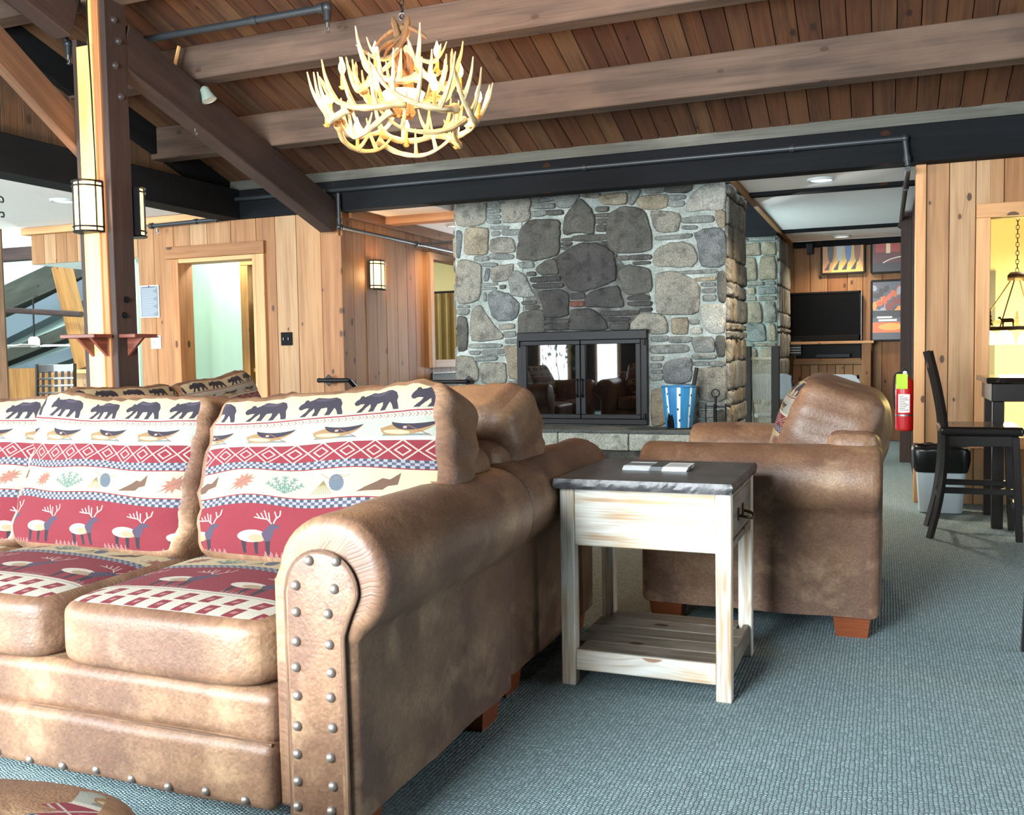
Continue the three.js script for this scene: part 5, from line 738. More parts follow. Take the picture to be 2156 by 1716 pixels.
// ---------- side room beyond the header: sloping lit roof, beams, fan, counter, chair ----------
{
  const Zs = -10.4, P = (x, y, z = Zs) => onZ(x, y, z);
  const roofPanel = std({ color: '#cfe9e1', roughness: 0.9 }), gb = std({ map: M.greyTimber.map, color: tint('#b3c2b4'), roughness: 0.8 });
  const o = thing('ceiling_slope', 'pale green sloping ceiling of the side room', 'ceiling', [0, 0, 0], 0, null, 'structure');
  mesh('wall_core', box(-14, 0, Zs - 0.4, -7.6, 3.2, Zs - 0.5, 0), roofPanel, o);
  [[[0, 640], [175, 560], 60], [[0, 706], [175, 618], 46], [[0, 760], [175, 690], 30], [[0, 800], [180, 738], 26]].forEach(([a, b, hh], i) => {
    const p = P(...a), q = P(...b), d = q.clone().sub(p); mesh('sloping_plank', bar(p.clone().addScaledVector(d, -0.2), q.clone().addScaledVector(d, 0.12), 0.25, hh * 0.0062, V(0, 1, 0)), i % 2 ? std({ color: '#5f7078', roughness: 0.6 }) : gb, o);
  });
  solo('leaning_timber', 'leaning ash timber brace in the side room', 'beam', bar(onZ(130, 560, -9.6), onZ(182, 775, -9.6), 0.16, 0.22), M.ashWood, null, 'structure');
  solo('dark_tube', 'dark round rail crossing the side room', 'rail', rod(onZ(-20, 651, -9.2), onZ(172, 662, -9.2), 0.038, 14), M.rafter);
  solo('wall_low', 'low plank wall of the side room', 'wall', box(-14, 0, -10.0, -7.7, 0.98, -10.1, 1), M.ashWood, null, 'structure');
  const top = onZ(70, 636, -9.9), hub = onZ(72, 722, -9.9), fan = thing('ceiling_fan', 'white ceiling fan hanging in the side room', 'ceiling fan', [hub.x, hub.y, hub.z]);
  mesh('downrod', rod(V(0, 0, 0), V(top.x - hub.x, top.y - hub.y + 0.05, 0), 0.012), M.iron, fan); mesh('motor', moved(lathe([[0.001, 0.09], [0.05, 0.085], [0.075, 0.05], [0.075, -0.03], [0.05, -0.06], [0.001, -0.065]], 20), 0, 0, 0), M.white, fan);
  for (let k = 0; k < 4; k++) { const g = cbox(0.42, -0.04, 0, 0.66, 0.01, 0.13, 0, 0.003); g.rotateX(0.18); g.rotateY(k * Math.PI / 2 + 0.55); mesh('blade', g, M.white, fan); }
  const c = onZ(140, 768, -8.9), d = onZ(190, 768, -8.9); const ct = thing('counter', 'pine counter in the side room beside the post', 'counter', [(c.x + d.x) / 2 + 0.1, 0, -9.0]); mesh('counter_body', cbox(0, 0.46, 0, 0.7, 0.92, 0.4, 1), M.cedar[4], ct); mesh('counter_top', cbox(0, 0.94, 0, 0.78, 0.045, 0.5, 0), M.trimWood, ct);
  const l = thing('added_globe_light', 'unseen white globe light added to brighten the side room', 'ceiling light', onZ(112, 512, -7.8).toArray()); mesh('globe', new THREE.SphereGeometry(0.1, 12, 8), new THREE.MeshStandardMaterial({ color: '#fff', emissive: tint('#e6fff4'), emissiveIntensity: 3 }), l); mesh('stem', rod(V(0, 0.09, 0), V(0, 2.37 - l.position.y, 0), 0.012), M.iron, l); const pl = new THREE.PointLight(tint('#e6fff6'), 30, 0, 2); pl.castShadow = true; pl.position.set(0, -0.02, 0); pl.shadow.radius = 5; l.add(pl);  // added lamp, hidden behind the header, to brighten the side room
  solo('edge_post', 'brown timber post at the side room opening', 'post', (() => { const a = onZ(-12, 600, -6.7), b = onZ(9, 600, -6.7); return box(a.x - 0.1, 0, -6.70, b.x - 0.02, 2.36, -6.72, 1); })(), M.weathered[1], null, 'structure');
  solo('dark_header', 'dark beam over the side room window', 'beam', (() => { const a = onZ(-30, 497, -8.6), b = onZ(66, 545, -8.6); return box(a.x - 0.5, b.y, -8.6, b.x + 0.6, a.y + 0.05, -8.75, 0); })(), M.rafter, null, 'structure');
  // wrought iron scroll lamp whose hooks show at the frame edge
  const sp = onZ(4, 437, -5.2), sc = thing('iron_scroll', 'black wrought iron scroll hook hanging at the side ceiling', 'hook', [sp.x, sp.y, -5.2]);
  for (const s of [1, -1]) mesh('scroll', tube([V(-0.09, s * 0.055 + 0.02, 0), V(-0.03, s * 0.06 + 0.025, 0), V(0.012, s * 0.055 + 0.015, 0), V(0.014, s * 0.055 - 0.015, 0), V(-0.01, s * 0.055 - 0.012, 0)], 0.006, 24, 8), M.iron, sc);
  mesh('hanger', rod(V(-0.09, -0.06, 0), V(-0.09, 2.366 - sp.y, 0), 0.007), M.iron, sc);
}
// ---------- stairwell: handrails, board, window room ----------
function handrail(label, pts, flange, dirF, brk) {
  const o = thing('stair_handrail', label, 'handrail', [0, 0, 0], 0, 'stair handrails');
  mesh('rail', tube(pts, 0.019, 40, 10, false, true), M.iron, o); mesh('end_cap', moved(new THREE.SphereGeometry(0.021, 12, 10), ...pts[0].toArray()), M.iron, o);
  const f = new THREE.CylinderGeometry(0.05, 0.05, 0.012, 4); f.applyQuaternion(new THREE.Quaternion().setFromUnitVectors(V(0, 1, 0), dirF)); mesh('flange', moved(f, ...flange.toArray()), M.iron, o);
  if (brk) mesh('bracket', tube(brk, 0.009, 20, 8), M.iron, o);
  mesh('baluster', rod(pts[pts.length - 1], V(pts[pts.length - 1].x, 0, pts[pts.length - 1].z), 0.017), M.iron, o);
}
{
  const a = onZ(672, 801, -6.80), b = onZ(735, 799, -6.80), c = onX(790, 862, b.x);
  handrail('black pipe handrail at the plank wall corner', [V(a.x, a.y, -6.80), V(b.x, a.y, -6.80), V(b.x, c.y, c.z)], V(onZ(690, 800, -6.81).x, a.y, -6.822), V(0, 0, 1), [V(b.x, c.y + 0.1, c.z + 0.1), V(b.x - 0.04, c.y + 0.06, c.z + 0.12), V(-4.25, c.y + 0.06, c.z + 0.12)]);
  const d = onZ(908, 804, -7.40), e = onZ(981, 800, -7.40);
  handrail('black pipe handrail fixed to the chimney corner', [V(e.x, d.y, -7.40), V(d.x, d.y, -7.40), V(d.x, 0.55, -7.95)], V(e.x, d.y, -7.452), V(0, 0, 1), [V(e.x, d.y, -7.40), V(e.x, d.y, -7.43), V(e.x, d.y, -7.46)]);
  const g = onX(908, 786, -4.24), h = onX(957, 842, -4.24);
  const bp = thing('notice_board', 'black board under the stairwell window', 'board', [-4.235, (g.y + h.y) / 2, (g.z - 9.2) / 2]); mesh('board_panel', cbox(0, 0, 0, 0.02, g.y - h.y, g.z + 9.2, 2), M.dark, bp); mesh('board_frame', merge([cbox(0.004, (g.y - h.y) / 2, 0, 0.024, 0.02, g.z + 9.2, 2), cbox(0.004, 0, (g.z + 9.2) / 2, 0.024, g.y - h.y, 0.02, 1)]), M.iron, bp);
  solo('hanging_banner', 'dark cloth banner hanging beside the chimney', 'banner', soften(new THREE.BoxGeometry(0.025, 0.82, 0.30, 2, 12, 6).translate(-4.2, 1.66, -9.2), 0.006, 2), std({ color: '#221f1c', roughness: 0.9 }));
  solo('wall_yellow', 'yellow wall of the room behind the stairwell window', 'wall', box(-7.3, 0, -11.2, -4.4, 2.5, -11.3, 0), M.yellow, null, 'structure');
  solo('wall_yellow_side', 'yellow side wall behind the stairwell window', 'wall', box(-7.4, 0, -8.74, -7.3, 2.5, -11.3, 2), M.yellow, null, 'structure');
  solo('ceiling_yellow', 'pale ceiling behind the stairwell window', 'ceiling', box(-7.4, 2.44, -8.74, -4.39, 2.5, -11.3, 0), M.white, null, 'structure');
  const cu = []; for (let i = 0; i <= 40; i++) cu.push(new THREE.Vector2(-5.6 + i * 0.022, -10.35 + Math.sin(i * 1.3) * 0.022)); const cs_ = 0; const cs = new THREE.Shape([...cu, ...cu.slice().reverse().map((p) => new THREE.Vector2(p.x, p.y - 0.01))]); const cg = new THREE.ExtrudeGeometry(cs, { depth: 1.82, bevelEnabled: false }); cg.rotateX(-Math.PI / 2); cg.scale(1, 1, -1); moved(cg, 0, 0.01, 0);
  { const p = cg.attributes.position; for (let i = 0; i < p.count; i += 3) { for (const k of ['position', 'normal']) { const q = cg.attributes[k]; for (let e2 = 0; e2 < 3; e2++) { const t = q.array[(i + 1) * 3 + e2]; q.array[(i + 1) * 3 + e2] = q.array[(i + 2) * 3 + e2]; q.array[(i + 2) * 3 + e2] = t; } } } cg.computeVertexNormals(); }
  solo('tan_curtain', 'tan curtain behind the stairwell window', 'curtain', cg, std({ color: '#a98f5e', roughness: 0.9 }));
  solo('curtain_rod', 'dark curtain rod behind the stairwell window', 'rod', rod(V(-6.6, 1.83, -10.30), V(-4.5, 1.83, -10.30), 0.012), M.iron);
  const l = thing('fluorescent_light', 'white strip ceiling light behind the stairwell window', 'ceiling light', [-5.6, 2.36, -9.9]); mesh('housing', cbox(0, 0.03, 0, 0.9, 0.05, 0.3), M.white, l); mesh('diffuser', cbox(0, -0.005, 0, 0.86, 0.02, 0.26), new THREE.MeshStandardMaterial({ color: '#fff', emissive: tint('#fff6d8'), emissiveIntensity: 3 }), l); const ra = new THREE.RectAreaLight(tint('#fff0c8'), 9, 0.86, 0.26); ra.position.set(0, -0.02, 0); ra.rotation.x = -Math.PI / 2; l.add(ra);
}
// ---------- television room ----------
{
  const Zt = -11.56, P = (x, y, z = Zt) => onZ(x, y, z);
  const a = P(1640, 617), b = P(1813, 612), c = P(1813, 716), W = b.x - a.x + 0.08, H = b.y - c.y, tv = thing('television', 'flat black television mounted on the pine wall', 'television', [b.x - W / 2, (b.y + c.y) / 2, Zt + 0.03]);
  mesh('bezel', merge([cbox(0, H / 2 - 0.012, 0, W, 0.024, 0.06), cbox(0, -H / 2 + 0.03, 0, W, 0.06, 0.06), cbox(-W / 2 + 0.012, 0, 0, 0.024, H, 0.06, 1), cbox(W / 2 - 0.012, 0, 0, 0.024, H, 0.06, 1), cbox(0, 0, -0.012, W - 0.02, H - 0.02, 0.03)]), phys({ color: '#0b0b0d', roughness: 0.6, specularIntensity: 0.3 }), tv); mesh('screen', cbox(0, 0.018, 0.012, W - 0.045, H - 0.08, 0.02), phys({ color: '#050506', roughness: 0.5, specularIntensity: 0.15 }), tv);
  mesh('silver_edge', cbox(W / 2 + 0.004, 0, 0, 0.006, H, 0.056, 1), M.steel, tv);
  const posters = [
    ['framed poster of four abstract upright colour shapes on orange', 1730, 470, 1820, 573, (g, w, h) => { g.fillStyle = '#c9822e'; g.fillRect(0, 0, w, h); g.fillStyle = '#d9b04c'; g.beginPath(); g.moveTo(w * 0.2, h); g.lineTo(w * 0.45, h * 0.3); g.lineTo(w * 0.8, h * 0.3); g.lineTo(w, h); g.fill(); [['#22201f', 0.2], ['#b7c0c8', 0.42], ['#4d78b8', 0.63], ['#8a4a26', 0.85]].forEach(([c2, x]) => { g.fillStyle = c2; g.beginPath(); g.ellipse(w * x, h * 0.5, w * 0.08, h * 0.3, 0, 0, 7); g.fill(); g.fillStyle = '#1c1512'; g.beginPath(); g.moveTo(w * x, h * 0.75); g.lineTo(w * (x - 0.16), h * 0.95); g.lineTo(w * (x - 0.04), h * 0.95); g.fill(); }); }],
    ['framed poster in deep red with a pale streak', 1835, 470, 1903, 572, (g, w, h) => { g.fillStyle = '#5c1510'; g.fillRect(0, 0, w, h); g.fillStyle = '#a32a1a'; g.fillRect(w * 0.1, h * 0.1, w * 0.8, h * 0.5); g.fillStyle = '#e8c7a0'; g.fillRect(w * 0.45, 0, w * 0.14, h * 0.62); g.fillStyle = '#241010'; g.fillRect(0, h * 0.82, w, h * 0.18); g.strokeStyle = '#e9dccb'; g.lineWidth = 8; g.beginPath(); g.moveTo(w * 0.35, h * 0.82); g.quadraticCurveTo(w * 0.6, h * 0.72, w * 0.98, h * 0.7); g.stroke(); }],
    ['framed tall poster in grey and fiery orange beside the television', 1835, 592, 1903, 716, (g, w, h) => { g.fillStyle = '#4b4e5a'; g.fillRect(0, 0, w, h); for (let i = 0; i < 26; i++) { g.fillStyle = ['#b9562a', '#e08a38', '#2b2326', '#7a2f22', '#8d93a0'][i % 5]; g.beginPath(); g.ellipse(w * ((i * 0.37) % 1), h * (0.1 + (i * 0.211) % 0.5), w * 0.12, h * 0.05, i, 0, 7); g.fill(); } g.fillStyle = '#232327'; g.fillRect(0, h * 0.5, w, h * 0.12); g.fillStyle = '#d9692a'; g.fillRect(0, h * 0.7, w, h * 0.18); g.fillStyle = '#f2a544'; g.beginPath(); g.ellipse(w * 0.6, h * 0.78, w * 0.4, h * 0.06, 0, 0, 7); g.fill(); g.fillStyle = '#f0ece4'; g.fillRect(w * 0.15, h * 0.6, w * 0.5, h * 0.03); g.fillRect(w * 0.2, h * 0.65, w * 0.6, h * 0.035); }],
  ];
  for (const [lb, x0, y0, x1, y1, dr] of posters) { const p = P(x0, y0), q = P(x1, y1), w = q.x - p.x, h = p.y - q.y, o = thing('framed_poster', lb, 'poster', [(p.x + q.x) / 2, (p.y + q.y) / 2, Zt], 0, 'posters round the television'); mesh('frame', merge([cbox(0, h / 2, 0, w, 0.022, 0.03), cbox(0, -h / 2, 0, w, 0.022, 0.03), cbox(-w / 2, 0, 0, 0.022, h, 0.03, 1), cbox(w / 2, 0, 0, 0.022, h, 0.03, 1)]), M.dark, o); mesh('print', new THREE.BoxGeometry(w - 0.02, h - 0.02, 0.006), std({ map: canvasTex(256, 384, dr), roughness: 0.35 }), o); }
  const sp = P(1706, 525), so = thing('loudspeaker', 'small black loudspeaker above the television', 'speaker', [sp.x, sp.y, Zt + 0.05]); mesh('cabinet', cbox(0, 0, 0, 0.075, 0.12, 0.09, 1, 0.006), M.dark, so); mesh('grille', cbox(0, 0, 0.048, 0.06, 0.1, 0.006, 1), M.iron, so);
  // pine cabinet below: top shelf, niche with a black box, doors
  const cb = thing('pine_cabinet', 'built-in pine cabinet below the television', 'cabinet', [-0.57, 0, -11.45]), cw = 0.84;
  const yT = 1.135, n0 = 1.10, n1 = 0.955; mesh('cabinet_top', cbox(0, yT, 0.02, cw + 0.06, 0.03, 0.26), M.trimWood, cb); mesh('rail', cbox(0, 0.915, 0.09, cw, 0.06, 0.03), M.cedar[0], cb); mesh('side_panel', cbox(cw / 2 - 0.05, 0.56, 0.05, 0.1, 1.12, 0.16, 1), M.cedar[3], cb); mesh('niche_back', cbox(-0.05, 1.03, -0.02, cw - 0.12, 0.17, 0.02), M.dark, cb); mesh('niche_shelf', cbox(-0.05, 0.945, 0.04, cw - 0.12, 0.02, 0.14), M.postTan, cb);
  for (let i = 0; i < 8; i++) mesh('cabinet_board', cbox(-cw / 2 + 0.04 + i * 0.094, 0.44, 0.09, 0.09, 0.88, 0.02, 1), pick(M.cedar), cb);
  const vb = thing('media_player', 'black media player in the cabinet niche', 'media player', [-0.56, 0.956, -11.41]); mesh('case', cbox(0, 0.03, 0, 0.38, 0.055, 0.1, 0, 0.004), M.dark, vb); mesh('front_panel', cbox(0, 0.03, 0.052, 0.36, 0.035, 0.004), M.iron, vb);
  const st = canvasTex(128, 128, (g, w, h) => { g.fillStyle = '#0e0e10'; g.fillRect(0, 0, w, h); g.fillStyle = '#e8e8e8'; g.font = 'bold 26px sans-serif'; g.fillText('F3', 30, 34); for (let i = 0; i < 3; i++) for (let x = 8; x < 118; x += 9) g.fillRect(x, 56 + i * 22, 6, 9); });
  const sa = P(1660, 718, -11.33), sb = P(1687, 748, -11.33), sg = thing('black_sign', 'small black sign with white lettering hanging below the television', 'sign', [(sa.x + sb.x) / 2, (sa.y + sb.y) / 2, -11.33]); mesh('sign_board', new THREE.BoxGeometry(sb.x - sa.x, sa.y - sb.y, 0.012), std({ map: st, roughness: 0.5 }), sg); mesh('sign_hanger', rod(V(0, (sa.y - sb.y) / 2, 0), V(0, (sa.y - sb.y) / 2 + 0.03, 0), 0.004), M.iron, sg);
  // grey folding chairs
  const plastic = std({ color: '#8f9aa2', roughness: 0.5 });
  function foldChair() { const o = thing('folding_chair', 'grey plastic folding chair in front of the pine cabinet', 'chair', [0, 0, 0], 0, 'grey folding chairs');
    const bk = (() => { const s = new THREE.Shape(); s.moveTo(-0.21, 0); s.lineTo(-0.215, 0.17); s.quadraticCurveTo(-0.2, 0.235, -0.13, 0.24); s.lineTo(0.13, 0.24); s.quadraticCurveTo(0.2, 0.235, 0.215, 0.17); s.lineTo(0.21, 0); s.closePath(); return new THREE.ExtrudeGeometry(s, { depth: 0.012, bevelEnabled: true, bevelSize: 0.004, bevelThickness: 0.004, bevelSegments: 2 }); })();
    mesh('backrest', moved(bk, 0, 0.585, -0.2), plastic, o); mesh('seat', cbox(0, 0.44, 0.02, 0.4, 0.025, 0.38, 0, 0.01), plastic, o);
    for (const s of [-1, 1]) { mesh('leg', rod(V(s * 0.2, 0.82, -0.21), V(s * 0.2, 0, 0.24), 0.011), M.iron, o); mesh('leg', rod(V(s * 0.185, 0.44, 0.1), V(s * 0.185, 0, -0.26), 0.011), M.iron, o); } mesh('crossbar', rod(V(-0.2, 0.12, 0.175), V(0.2, 0.12, 0.175), 0.008), M.steel, o); return o; }
  const f1 = foldChair(); f1.position.set(-0.43, 0, -9.3); f1.rotation.y = Math.PI; f1.userData.label = 'grey plastic folding chair in front of the pine cabinet'; const f2 = copyOf(f1, [-0.98, 0, -9.25], Math.PI - 0.3, 'grey plastic folding chair beside the rear chimney');
  // railing between the two chimneys
  const ga = onZ(1567, 728, -8.9), gb2 = onZ(1640, 728, -8.9), rl = thing('stair_railing', 'black stair railing with slim grey bars between the chimneys', 'railing', [(ga.x + gb2.x) / 2, 0, -8.9]), gw = gb2.x - ga.x; mesh('post', cbox(-gw / 2 + 0.03, 0.55, 0, 0.07, 1.1, 0.07, 1), M.dark, rl); mesh('post', cbox(gw / 2 - 0.03, 0.55, 0, 0.07, 1.1, 0.07, 1), M.dark, rl); const bm = std({ color: '#8c877a', roughness: 0.45, metalness: 0.4 }); mesh('rail', cbox(0, 0.985, 0, gw - 0.06, 0.025, 0.04), bm, rl); mesh('rail', cbox(0, 0.08, 0, gw - 0.06, 0.025, 0.04), bm, rl); for (let i = 0; i < 14; i++) mesh('bar', cbox(-gw / 2 + 0.075 + i * (gw - 0.15) / 13, 0.53, 0, 0.006, 0.9, 0.012, 1, 0.001), bm, rl);
  // fire extinguisher with inspection tag
  const ex = thing('fire_extinguisher', 'red fire extinguisher with a lime inspection tag on the wall end', 'fire extinguisher', [0.13, 0.47, -7.22]), red = phys({ color: '#b3141b', roughness: 0.3, clearcoat: 0.5 });
  mesh('cylinder', lathe([[0, 0], [0.055, 0.002], [0.062, 0.02], [0.062, 0.32], [0.055, 0.36], [0.03, 0.385], [0.02, 0.4], [0, 0.4]], 26), red, ex); mesh('valve', merge([moved(new THREE.CylinderGeometry(0.018, 0.02, 0.035, 12), 0, 0.415, 0), cbox(-0.005, 0.44, 0.02, 0.018, 0.012, 0.11), cbox(-0.005, 0.46, 0.025, 0.016, 0.008, 0.11)]), M.iron, ex); mesh('gauge', moved(new THREE.CylinderGeometry(0.015, 0.015, 0.012, 14).rotateX(Math.PI / 2), 0.0, 0.415, 0.02), M.steel, ex); mesh('hose', tube([V(-0.015, 0.42, 0), V(-0.06, 0.41, 0.01), V(-0.075, 0.33, 0.02), V(-0.07, 0.16, 0.03)], 0.008, 24, 8), M.dark, ex);
  const lab = canvasTex(128, 192, (g, w, h) => { g.fillStyle = '#eef0f0'; g.fillRect(0, 0, w, h); g.fillStyle = '#333'; for (let i = 0; i < 9; i++) g.fillRect(12, 20 + i * 18, (w - 30) * (0.5 + 0.5 * Math.abs(Math.sin(i * 2.2))), 6); }); mesh('paper_label', new THREE.CylinderGeometry(0.0628, 0.0628, 0.13, 20, 1, true, -0.75, 1.3).translate(0, 0.2, 0), std({ map: lab, roughness: 0.5, side: THREE.DoubleSide }), ex); mesh('steel_band', moved(new THREE.CylinderGeometry(0.0635, 0.0635, 0.012, 26, 1, true), 0, 0.115, 0), M.steel, ex); mesh('tag', cbox(-0.02, 0.355, 0.075, 0.075, 0.105, 0.002), std({ color: '#a9cf3a', roughness: 0.7 }), ex); mesh('wall_bracket', cbox(0.075, 0.25, 0, 0.03, 0.3, 0.03, 1), M.iron, ex);
}
// ---------- on the hearth: painted pail, poker, fire tools ----------
{
  const pt = canvasTex(1024, 512, (g, w, h) => { g.fillStyle = '#2f7fb5'; g.fillRect(0, 0, w, h); const q = rng(5); for (let i = 0; i < 260; i++) { g.fillStyle = ['#3f94c9', '#2768a0', '#59a9d8', '#2f7fb5'][i % 4]; g.globalAlpha = 0.35; g.beginPath(); g.ellipse(q() * w, q() * h, 40 + q() * 60, 25 + q() * 50, q() * 3, 0, 7); g.fill(); } g.globalAlpha = 1;
    for (const [u, wd, tl] of [[-0.1, 26, 26], [0.032, 34, -4], [0.16, 24, -16], [0.3, 30, 12], [0.45, 26, 0], [0.6, 32, 14], [0.75, 26, -10]]) for (const x of [u * w, (u + 1) * w]) { g.strokeStyle = '#e9eef0'; g.lineWidth = wd; g.beginPath(); g.moveTo(x - tl, 0); g.lineTo(x + tl, h); g.stroke(); g.fillStyle = '#1d2a33'; for (let i = 0; i < 18; i++) g.fillRect(x - tl + 2 * tl * i / 18 - wd / 2 + (i % 2) * wd * 0.55, i * 29 + q() * 12, wd * 0.45, 5); }
    g.fillStyle = '#0a0d10'; for (let x = 0; x < w; x += 4) { const hh = 14 + 34 * Math.abs(Math.sin(x * 0.05)) * q(); g.fillRect(x, h - hh, 3, hh); } for (const u of [-0.14, 0.4]) for (const x of [u * w, (u + 1) * w]) poly(g, BEAR, x, h - 150, 130, 230, '#07090b'); });
  const p = thing('pail', 'blue pail painted with birches and a bear on the hearth', 'bucket', [-1.495, 0.462, -7.27]); mesh('pail_body', (() => { const g = lathe([[0.001, 0.004], [0.103, 0.004], [0.134, 0.33], [0.129, 0.33], [0.099, 0.012], [0.001, 0.012]], 40); return g; })(), std({ map: pt, roughness: 0.4 }), p); mesh('rim', moved(new THREE.TorusGeometry(0.133, 0.006, 8, 40).rotateX(Math.PI / 2), 0, 0.33, 0), std({ color: '#2c6ea3', roughness: 0.4 }), p); mesh('pail_base', moved(new THREE.CylinderGeometry(0.104, 0.103, 0.012, 36), 0, 0.006, 0), M.dark, p);
  const bl = thing('hearth_brush', 'black handled fire brush standing in the blue pail', 'brush', [-1.44, 0.475, -7.29]); mesh('handle', rod(V(0, 0.0, 0), V(0.075, 0.46, -0.04), 0.016, 12), M.dark, bl); mesh('bristles', rod(V(-0.008, -0.0, 0), V(0.0, 0.06, 0), 0.028, 12), M.dark, bl);
  const ft = thing('fire_tool_set', 'black iron fire tools standing on the hearth beside the pail', 'fire tools', [-1.2, 0.0, -7.2]); mesh('stand_base', moved(new THREE.CylinderGeometry(0.1, 0.11, 0.02, 24), 0, 0.01, 0), M.iron, ft); mesh('stand_pole', rod(V(0, 0.02, 0), V(0, 0.72, 0), 0.009), M.iron, ft); mesh('stand_ring', merge([moved(new THREE.TorusGeometry(0.03, 0.005, 6, 18), 0, 0.74, 0), cbox(0, 0.64, 0, 0.16, 0.01, 0.01), cbox(0, 0.64, 0, 0.01, 0.01, 0.16)]), M.iron, ft);
  [[0.075, 0], [-0.075, 0], [0, 0.075]].forEach(([x, z], i) => mesh(['poker', 'shovel', 'brush'][i], merge([rod(V(x, 0.1, z), V(x, 0.66, z), 0.006, 8), i === 1 ? cbox(x, 0.1, z, 0.09, 0.13, 0.01) : i === 2 ? cbox(x, 0.1, z, 0.06, 0.09, 0.03) : rod(V(x, 0.1, z), V(x + 0.03, 0.13, z), 0.006, 8)]), M.iron, ft));
}
// ---------- right side: pub table, stools, waste bin, yellow room ----------
const espresso = phys({ color: '#1a1312', roughness: 0.32, clearcoat: 0.25 });
{
  const c = thing('pub_chair', 'tall dark wooden pub chair with slatted back drawn up to the table', 'chair', [0.47, 0, -5.86], 0, 'dark pub chairs');
  const post = (z) => tube([V(-0.235, 0, z), V(-0.19, 0.2, z), V(-0.165, 0.42, z), V(-0.165, 0.62, z), V(-0.195, 0.82, z), V(-0.245, 1.04, z)], 0.02, 40, 4);
  const bend = (g) => { const p = g.attributes.position; return g; };
  for (const z of [0.19, -0.19]) mesh('back_post', toCreasedNormals((() => { const g = post(z).toNonIndexed(); return g; })(), 0.8), espresso, c);
  for (const z of [0.175, -0.175]) mesh('leg', bar(V(0.21, 0, z), V(0.185, 0.57, z), 0.036, 0.036), espresso, c);
  mesh('seat', softBox(-0.19, 0.575, -0.215, 0.225, 0.625, 0.215, 0.02, 0.001, 2, 12), phys({ color: '#14100f', roughness: 0.25, clearcoat: 0.3 }), c); mesh('seat_apron', merge([cbox(0.19, 0.545, 0, 0.02, 0.06, 0.34), cbox(0.01, 0.545, 0.175, 0.36, 0.06, 0.02), cbox(0.01, 0.545, -0.175, 0.36, 0.06, 0.02)]), espresso, c);
  for (const z of [0.18, -0.18]) mesh('stretcher', merge([bar(V(-0.18, 0.27, z), V(0.2, 0.27, z), 0.018, 0.034)]), espresso, c); mesh('stretcher', bar(V(0.2, 0.18, -0.17), V(0.2, 0.18, 0.17), 0.018, 0.034), espresso, c); mesh('stretcher', bar(V(-0.185, 0.22, -0.18), V(-0.185, 0.22, 0.18), 0.018, 0.034), espresso, c);
  const bx = (y) => -0.165 - Math.max(0, y - 0.62) ** 1.35 * 0.26;
  mesh('top_rail', bar(V(bx(1.0), 0.99, -0.18), V(bx(1.0), 0.99, 0.18), 0.09, 0.022, V(1, 0, 0)), espresso, c);
  for (const y of [0.72, 0.80, 0.88]) mesh('back_rail', bar(V(bx(y), y, -0.18), V(bx(y), y, 0.18), 0.022, 0.016, V(1, 0, 0)), espresso, c);
  for (let i = 0; i < 5; i++) { const z = -0.13 + i * 0.065; mesh('back_slat', bar(V(bx(0.64), 0.64, z), V(bx(0.96), 0.96, z), 0.03, 0.012, V(1, 0, 0)), espresso, c); }
  const c2 = copyOf(c, [0.672, 0, -3.46], Math.PI, 'tall dark wooden pub chair facing the armchair back', 'dark pub chairs');
  const t = thing('pub_table', 'dark wooden pub table with a thick top by the pale plank wall', 'table', [1.05, 0, -6.33]); mesh('tabletop', cbox(0, 0.865, 0, 1.02, 0.035, 0.66, 0, 0.006), phys({ color: '#17110f', roughness: 0.15, clearcoat: 0.6 }), t); mesh('apron', cbox(0, 0.795, 0, 0.96, 0.105, 0.6, 0, 0.004), espresso, t); for (const sx of [-1, 1]) for (const sz of [-1, 1]) mesh('leg', cbox(sx * 0.44, 0.37, sz * 0.24, 0.06, 0.745, 0.06, 1), espresso, t);
  const b = thing('waste_bin', 'pale blue waste bin lined with a black bag beside the pub chair', 'bin', [0.335, 0, -6.62]);
  const rc = (w, d, y, n = 40) => { const o = []; for (let i = 0; i < n; i++) { const a = i / n * 6.2832, c0 = Math.cos(a), s0 = Math.sin(a), k = Math.pow(Math.abs(c0) ** 6 + Math.abs(s0) ** 6, -1 / 6); o.push([c0 * k * w / 2, y, s0 * k * d / 2]); } return o; };
  const skin = (rings) => { const P = [], I = [], n = rings[0].length; rings.forEach((q) => q.forEach((p) => P.push(...p))); for (let l = 0; l + 1 < rings.length; l++) for (let i = 0; i < n; i++) { const a = l * n + i, b2 = l * n + (i + 1) % n; I.push(a, a + n, b2, b2, a + n, b2 + n); } const g = new THREE.BufferGeometry(); g.setAttribute('position', new THREE.Float32BufferAttribute(P, 3)); g.setIndex(I); g.computeVertexNormals(); return g; };
  mesh('bin_body', skin([rc(0.01, 0.01, 0.005), rc(0.25, 0.2, 0.0), rc(0.255, 0.205, 0.01), rc(0.31, 0.25, 0.42), rc(0.3, 0.24, 0.42), rc(0.245, 0.195, 0.015), rc(0.01, 0.01, 0.012)]), std({ color: '#b9ccd6', roughness: 0.5 }), b);
  const br = rng(66), cr = (q, a) => q.map((p) => { const k = 1 + (br() - 0.5) * a; return [p[0] * k, p[1] + (br() - 0.5) * 0.012, p[2] * k]; });
  mesh('bin_bag', skin([cr(rc(0.2, 0.15, 0.3), 0.1), cr(rc(0.29, 0.23, 0.42), 0.01), cr(rc(0.325, 0.265, 0.432), 0.02), cr(rc(0.34, 0.28, 0.40), 0.05), cr(rc(0.335, 0.275, 0.34), 0.09), cr(rc(0.325, 0.265, 0.29), 0.06), rc(0.31, 0.252, 0.265)]), phys({ color: '#0c0d0f', roughness: 0.28, side: THREE.DoubleSide }), b);
